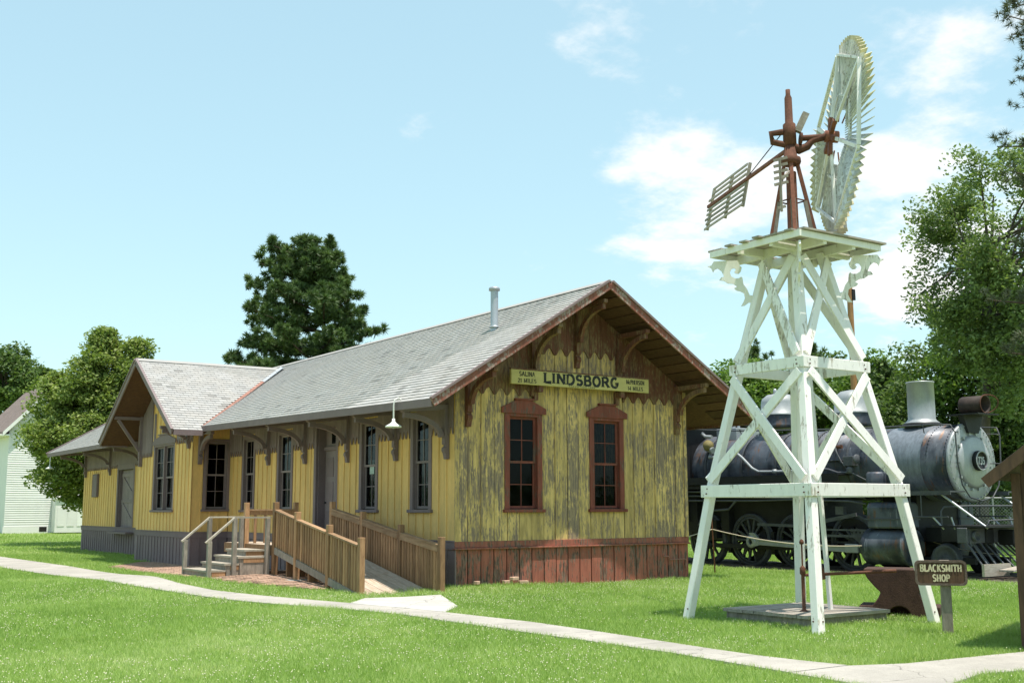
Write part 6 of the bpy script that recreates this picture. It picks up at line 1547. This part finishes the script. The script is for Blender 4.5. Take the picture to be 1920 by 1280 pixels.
def pine(name, base, H, profile, label, seed=3, whorls=15, tuft=.36, needles=46, needle='needle', trunk_r=.32, z_low=.15, group=None, cat='tree', density=1., wid=.028, arms=6, tops=()):
    """profile(t) -> (left reach, right reach) for branches, t=0 bottom .. 1 top, measured across the view"""
    g = np.random.default_rng(seed); base = Vector(base); t = thing(name, base, label, cat, group); b = MB()
    b.tube([base+Vector((0, 0, -.3)), base+Vector((.1, 0, H*.5)), base+Vector((.0, .1, H*.97))], [trunk_r, trunk_r*.62, trunk_r*.08], 9)
    C_ = []; D = []
    view_r = RT0
    for w in range(whorls):
        f = w/(whorls-1); z = H*(z_low+(1-z_low)*f*.985)
        na = arms+g.integers(-1, 2)
        for k in range(na):
            a = 2*math.pi*(k+g.uniform(-.35, .35))/na+w*1.1
            d = Vector((math.cos(a), math.sin(a), 0)); lat = d.dot(view_r); lr = profile(f); reach = (lr[1] if lat > 0 else lr[0])*abs(lat)+(lr[0]+lr[1])/2*(1-abs(lat))
            reach *= g.uniform(.72, 1.08)
            s = base+Vector((0, 0, z)); rise = reach*g.uniform(-.02, .30)
            e = s+d*reach+Vector((0, 0, rise)); m_ = s.lerp(e, .55)+Vector((0, 0, -reach*.04))
            b.tube([s, m_, e], [trunk_r*.30*(1-f*.6), trunk_r*.18*(1-f*.5), trunk_r*.05], 6)
            nt = max(3, int(reach*8.5*density)); sdv = Vector((-d.y, d.x, 0))
            for q in range(nt):
                u = g.uniform(.28, 1.02); p = (s.lerp(m_, u/.55) if u < .55 else m_.lerp(e, (u-.55)/.45))
                sp = reach*.28*(1-abs(u-.6)*.9)
                p = p+sdv*g.normal()*sp*.6+Vector((0, 0, abs(g.normal())*.17+.05*g.normal()))
                C_.append(p); D.append((d*.5+Vector((0, 0, .8))).normalized())
    for q in range(14): C_.append(base+Vector((g.normal()*.4, g.normal()*.4, H*(.93+.06*g.random())))); D.append(Vector((0, 0, 1)))
    for lo_, hi_, za, zb, cnt in tops:
        for q in range(cnt):
            l_ = g.uniform(lo_, hi_); C_.append(base+view_r*l_+Vector((FW.x, FW.y, 0))*g.normal()*.9+Vector((0, 0, H*g.uniform(za, zb)-.25*abs(g.normal())))); D.append(Vector((0, 0, 1)))
    C_ = np.array([tuple(q) for q in C_]); D = np.array([tuple(q) for q in D]); rad = tuft*g.uniform(.7, 1.25, len(C_))
    V, F, A = pine_tuft_mesh(C_, D, rad, needles, seed, wid); fast_mesh('crown', V, F, M[needle], A, parent=t)
    b.build('trunk', M['bark'], t); return t
def gpos(px, depth):
    p = atd(px, 950, depth); return Vector((p.x, p.y, gz(p.x, p.y)))

# the big pine behind the depot
pp = gpos(599, 60)
def prof(f):
    return (float(np.interp(f, (0, .34, .43, .57, .68, .84, .93, 1), (4.6, 5.2, 5.2, 4.7, 3.9, 3.4, 3.0, 2.4))), float(np.interp(f, (0, .34, .43, .57, .68, .84, .93, 1), (3.4, 3.5, 3.3, 2.6, 1.9, 1.25, .8, .5))))
pine('pine_tree', pp, 15.9, prof, 'tall dark green pine rising behind the depot roof', whorls=12, tops=[(-3.1, .3, .90, 1.0, 70), (-3.6, -.5, .80, .92, 60), (-1.5, 1.2, .78, .95, 70), (-4., 2., .62, .80, 90)], tuft=.36, needles=95, z_low=.34, trunk_r=.30, arms=6, density=.95, wid=.034)
# linden beside the freight end
lb_ = gpos(185, 52); lc = atd(172, 815, 52)
def lin_shape(q, g): return True
broadleaf('linden_tree', lb_, 10, (lc.x, lc.y, lc.z-.15), (3.35, 3.2, 3.9), 330, 190, .175, 'leaf_linden', 'full yellow-green linden tree between the white house and the depot', seed=4, clump=.60, limbs=8, extra=[(tuple(atd(190, 725, 52)), (1.9, 2.55), 60), (tuple(atd(255, 725, 52)), (1.3, 2.0), 34), (tuple(atd(110, 760, 52)), (1.6, 1.3), 30)])
for px_, py_, k in ((178, 650, 21), (258, 672, 22)): pass
# tall wispy tops of the linden belong to the same crown; far trees
broadleaf('leafy_tree', gpos(10, 92), 16, tuple(atd(8, 712, 92)), (3.6, 3.6, 3.4), 110, 110, .34, 'leaf_dark', 'dark rounded tree top behind the white house roof', seed=9, clump=.9, limbs=5)
broadleaf('leafy_tree', gpos(85, 96), 14, tuple(atd(88, 728, 96)), (2.6, 2.6, 2.2), 60, 100, .34, 'leaf_dark', 'lower green tree top right of the white house ridge', seed=10, clump=.9, limbs=4)
# trees behind the locomotive
bgt = [(1385, 752, 58, 3.0, 2.5, 'leaf_light', 'light green tree peeping over the right depot eave'),
       (1455, 765, 62, 3.6, 3.2, 'leaf_light', 'bright green tree behind the steam dome'),
       (1545, 765, 58, 3.4, 3.3, 'leaf_dark', 'dark tree behind the sand dome and windmill brace'),
       (1640, 770, 55, 3.0, 3.0, 'leaf_light', 'low light green tree left of the smokestack'),
       (1770, 780, 50, 3.6, 4.4, 'leaf_dark', 'dark leafy tree behind the smokestack'),
       (1870, 700, 48, 3.2, 5.4, 'leaf_light', 'green leafy tree behind the headlamp'),
       (1960, 800, 46, 3.0, 4.0, 'leaf_dark', 'dark shrubby tree at the right edge behind the shed roof')]
for i, (px_, py_, d_, rx, rz, lm, lb) in enumerate(bgt):
    c_ = atd(px_, py_, d_); broadleaf('leafy_tree', gpos(px_, d_), 8, tuple(c_), (rx, rx, rz), 150, 120, .22, lm, lb, seed=30+i, group='trees behind the locomotive', clump=.75, limbs=5, trunk_r=.18)
def spire(w):
    return lambda f: (w*(1-f)**.9+.12, w*(1-f)**.9+.12)
pine('cedar_tree', gpos(1668, 52), atd(1668, 686, 52).z, spire(1.9), 'narrow dark cedar with pointed top left of the smokestack', seed=12, whorls=15, tuft=.30, needles=60, z_low=.10, trunk_r=.14, arms=6, density=1.5, wid=.03)
pine('cedar_tree', gpos(1535, 60), atd(1535, 650, 60).z, spire(3.0), 'broad cedar top showing through the windmill tower', seed=13, whorls=13, tuft=.36, needles=55, z_low=.15, trunk_r=.15, arms=6, density=1.2, wid=.03)
pine('cedar_tree', gpos(1425, 61), atd(1425, 652, 61).z, spire(2.2), 'dark cedar beside the left side of the windmill tower', seed=14, whorls=12, tuft=.36, needles=55, z_low=.2, trunk_r=.15, arms=6, density=1.1, wid=.03)
# understorey hedge masses right behind the engine, one shrub each
for i, px_ in enumerate((1480, 1560, 1700, 1810, 1900)):
    c_ = atd(px_, 875, 47-(i % 2)*2); broadleaf('shrub', gpos(px_, 47-(i % 2)*2), 3, (c_.x, c_.y, 1.9), (2.2, 2.2, 2.0), 70, 110, .19, 'leaf_dark' if i % 2 else 'leaf_light', ('light green shrub behind the boiler', 'dark green shrub behind the boiler between the domes', 'light green shrub below the smokestack', 'dark shrub behind the smokebox front', 'light shrub behind the chain link fence')[i], seed=60+i, group='shrubs behind the locomotive', clump=.6, limbs=4, trunk_r=.08, cat='shrub')
# big ash tree on the right
ac = atd(1872, 505, 42); ab = gpos(1835, 42)
broadleaf('ash_tree', ab, 15, (ac.x, ac.y, ac.z), (3.75, 3.6, 6.3), 420, 120, .165, 'leaf_ash', 'tall airy ash tree filling the right edge', 'grey_bark', seed=41, clump=.50, limbs=16, gaps=.58, trunk_r=.20, flat=.8)
# pine whose boughs reach in from the right edge
rp_ = gpos(2120, 30)
def prof2(f): return (3.3-.6*f, 2.6)
pine('pine_tree', rp_, 16.5, prof2, 'grey-green pine whose boughs reach in from the right edge', seed=17, whorls=8, tuft=.22, needles=46, needle='needle_grey', z_low=.34, trunk_r=.25, arms=7, density=1.15, wid=.010)
# far wood closing the horizon (reads as one mass)
g_ = np.random.default_rng(77); cs = []
for k in range(900):
    a = g_.uniform(0, 2*np.pi); d_ = g_.uniform(230, 300); x = CAM.x+d_*math.cos(a); y = CAM.y+d_*math.sin(a); cs.append((x, y, g_.uniform(1, 7.5)))
V, F, A = leaves(np.array(cs), np.full(len(cs), 6.), 46, 2.4, .8, 78); tag(fast_mesh('wood', V, F, M['leaf_dark'], A), 'distant wood closing the horizon', 'wood', kind='stuff')
grass()
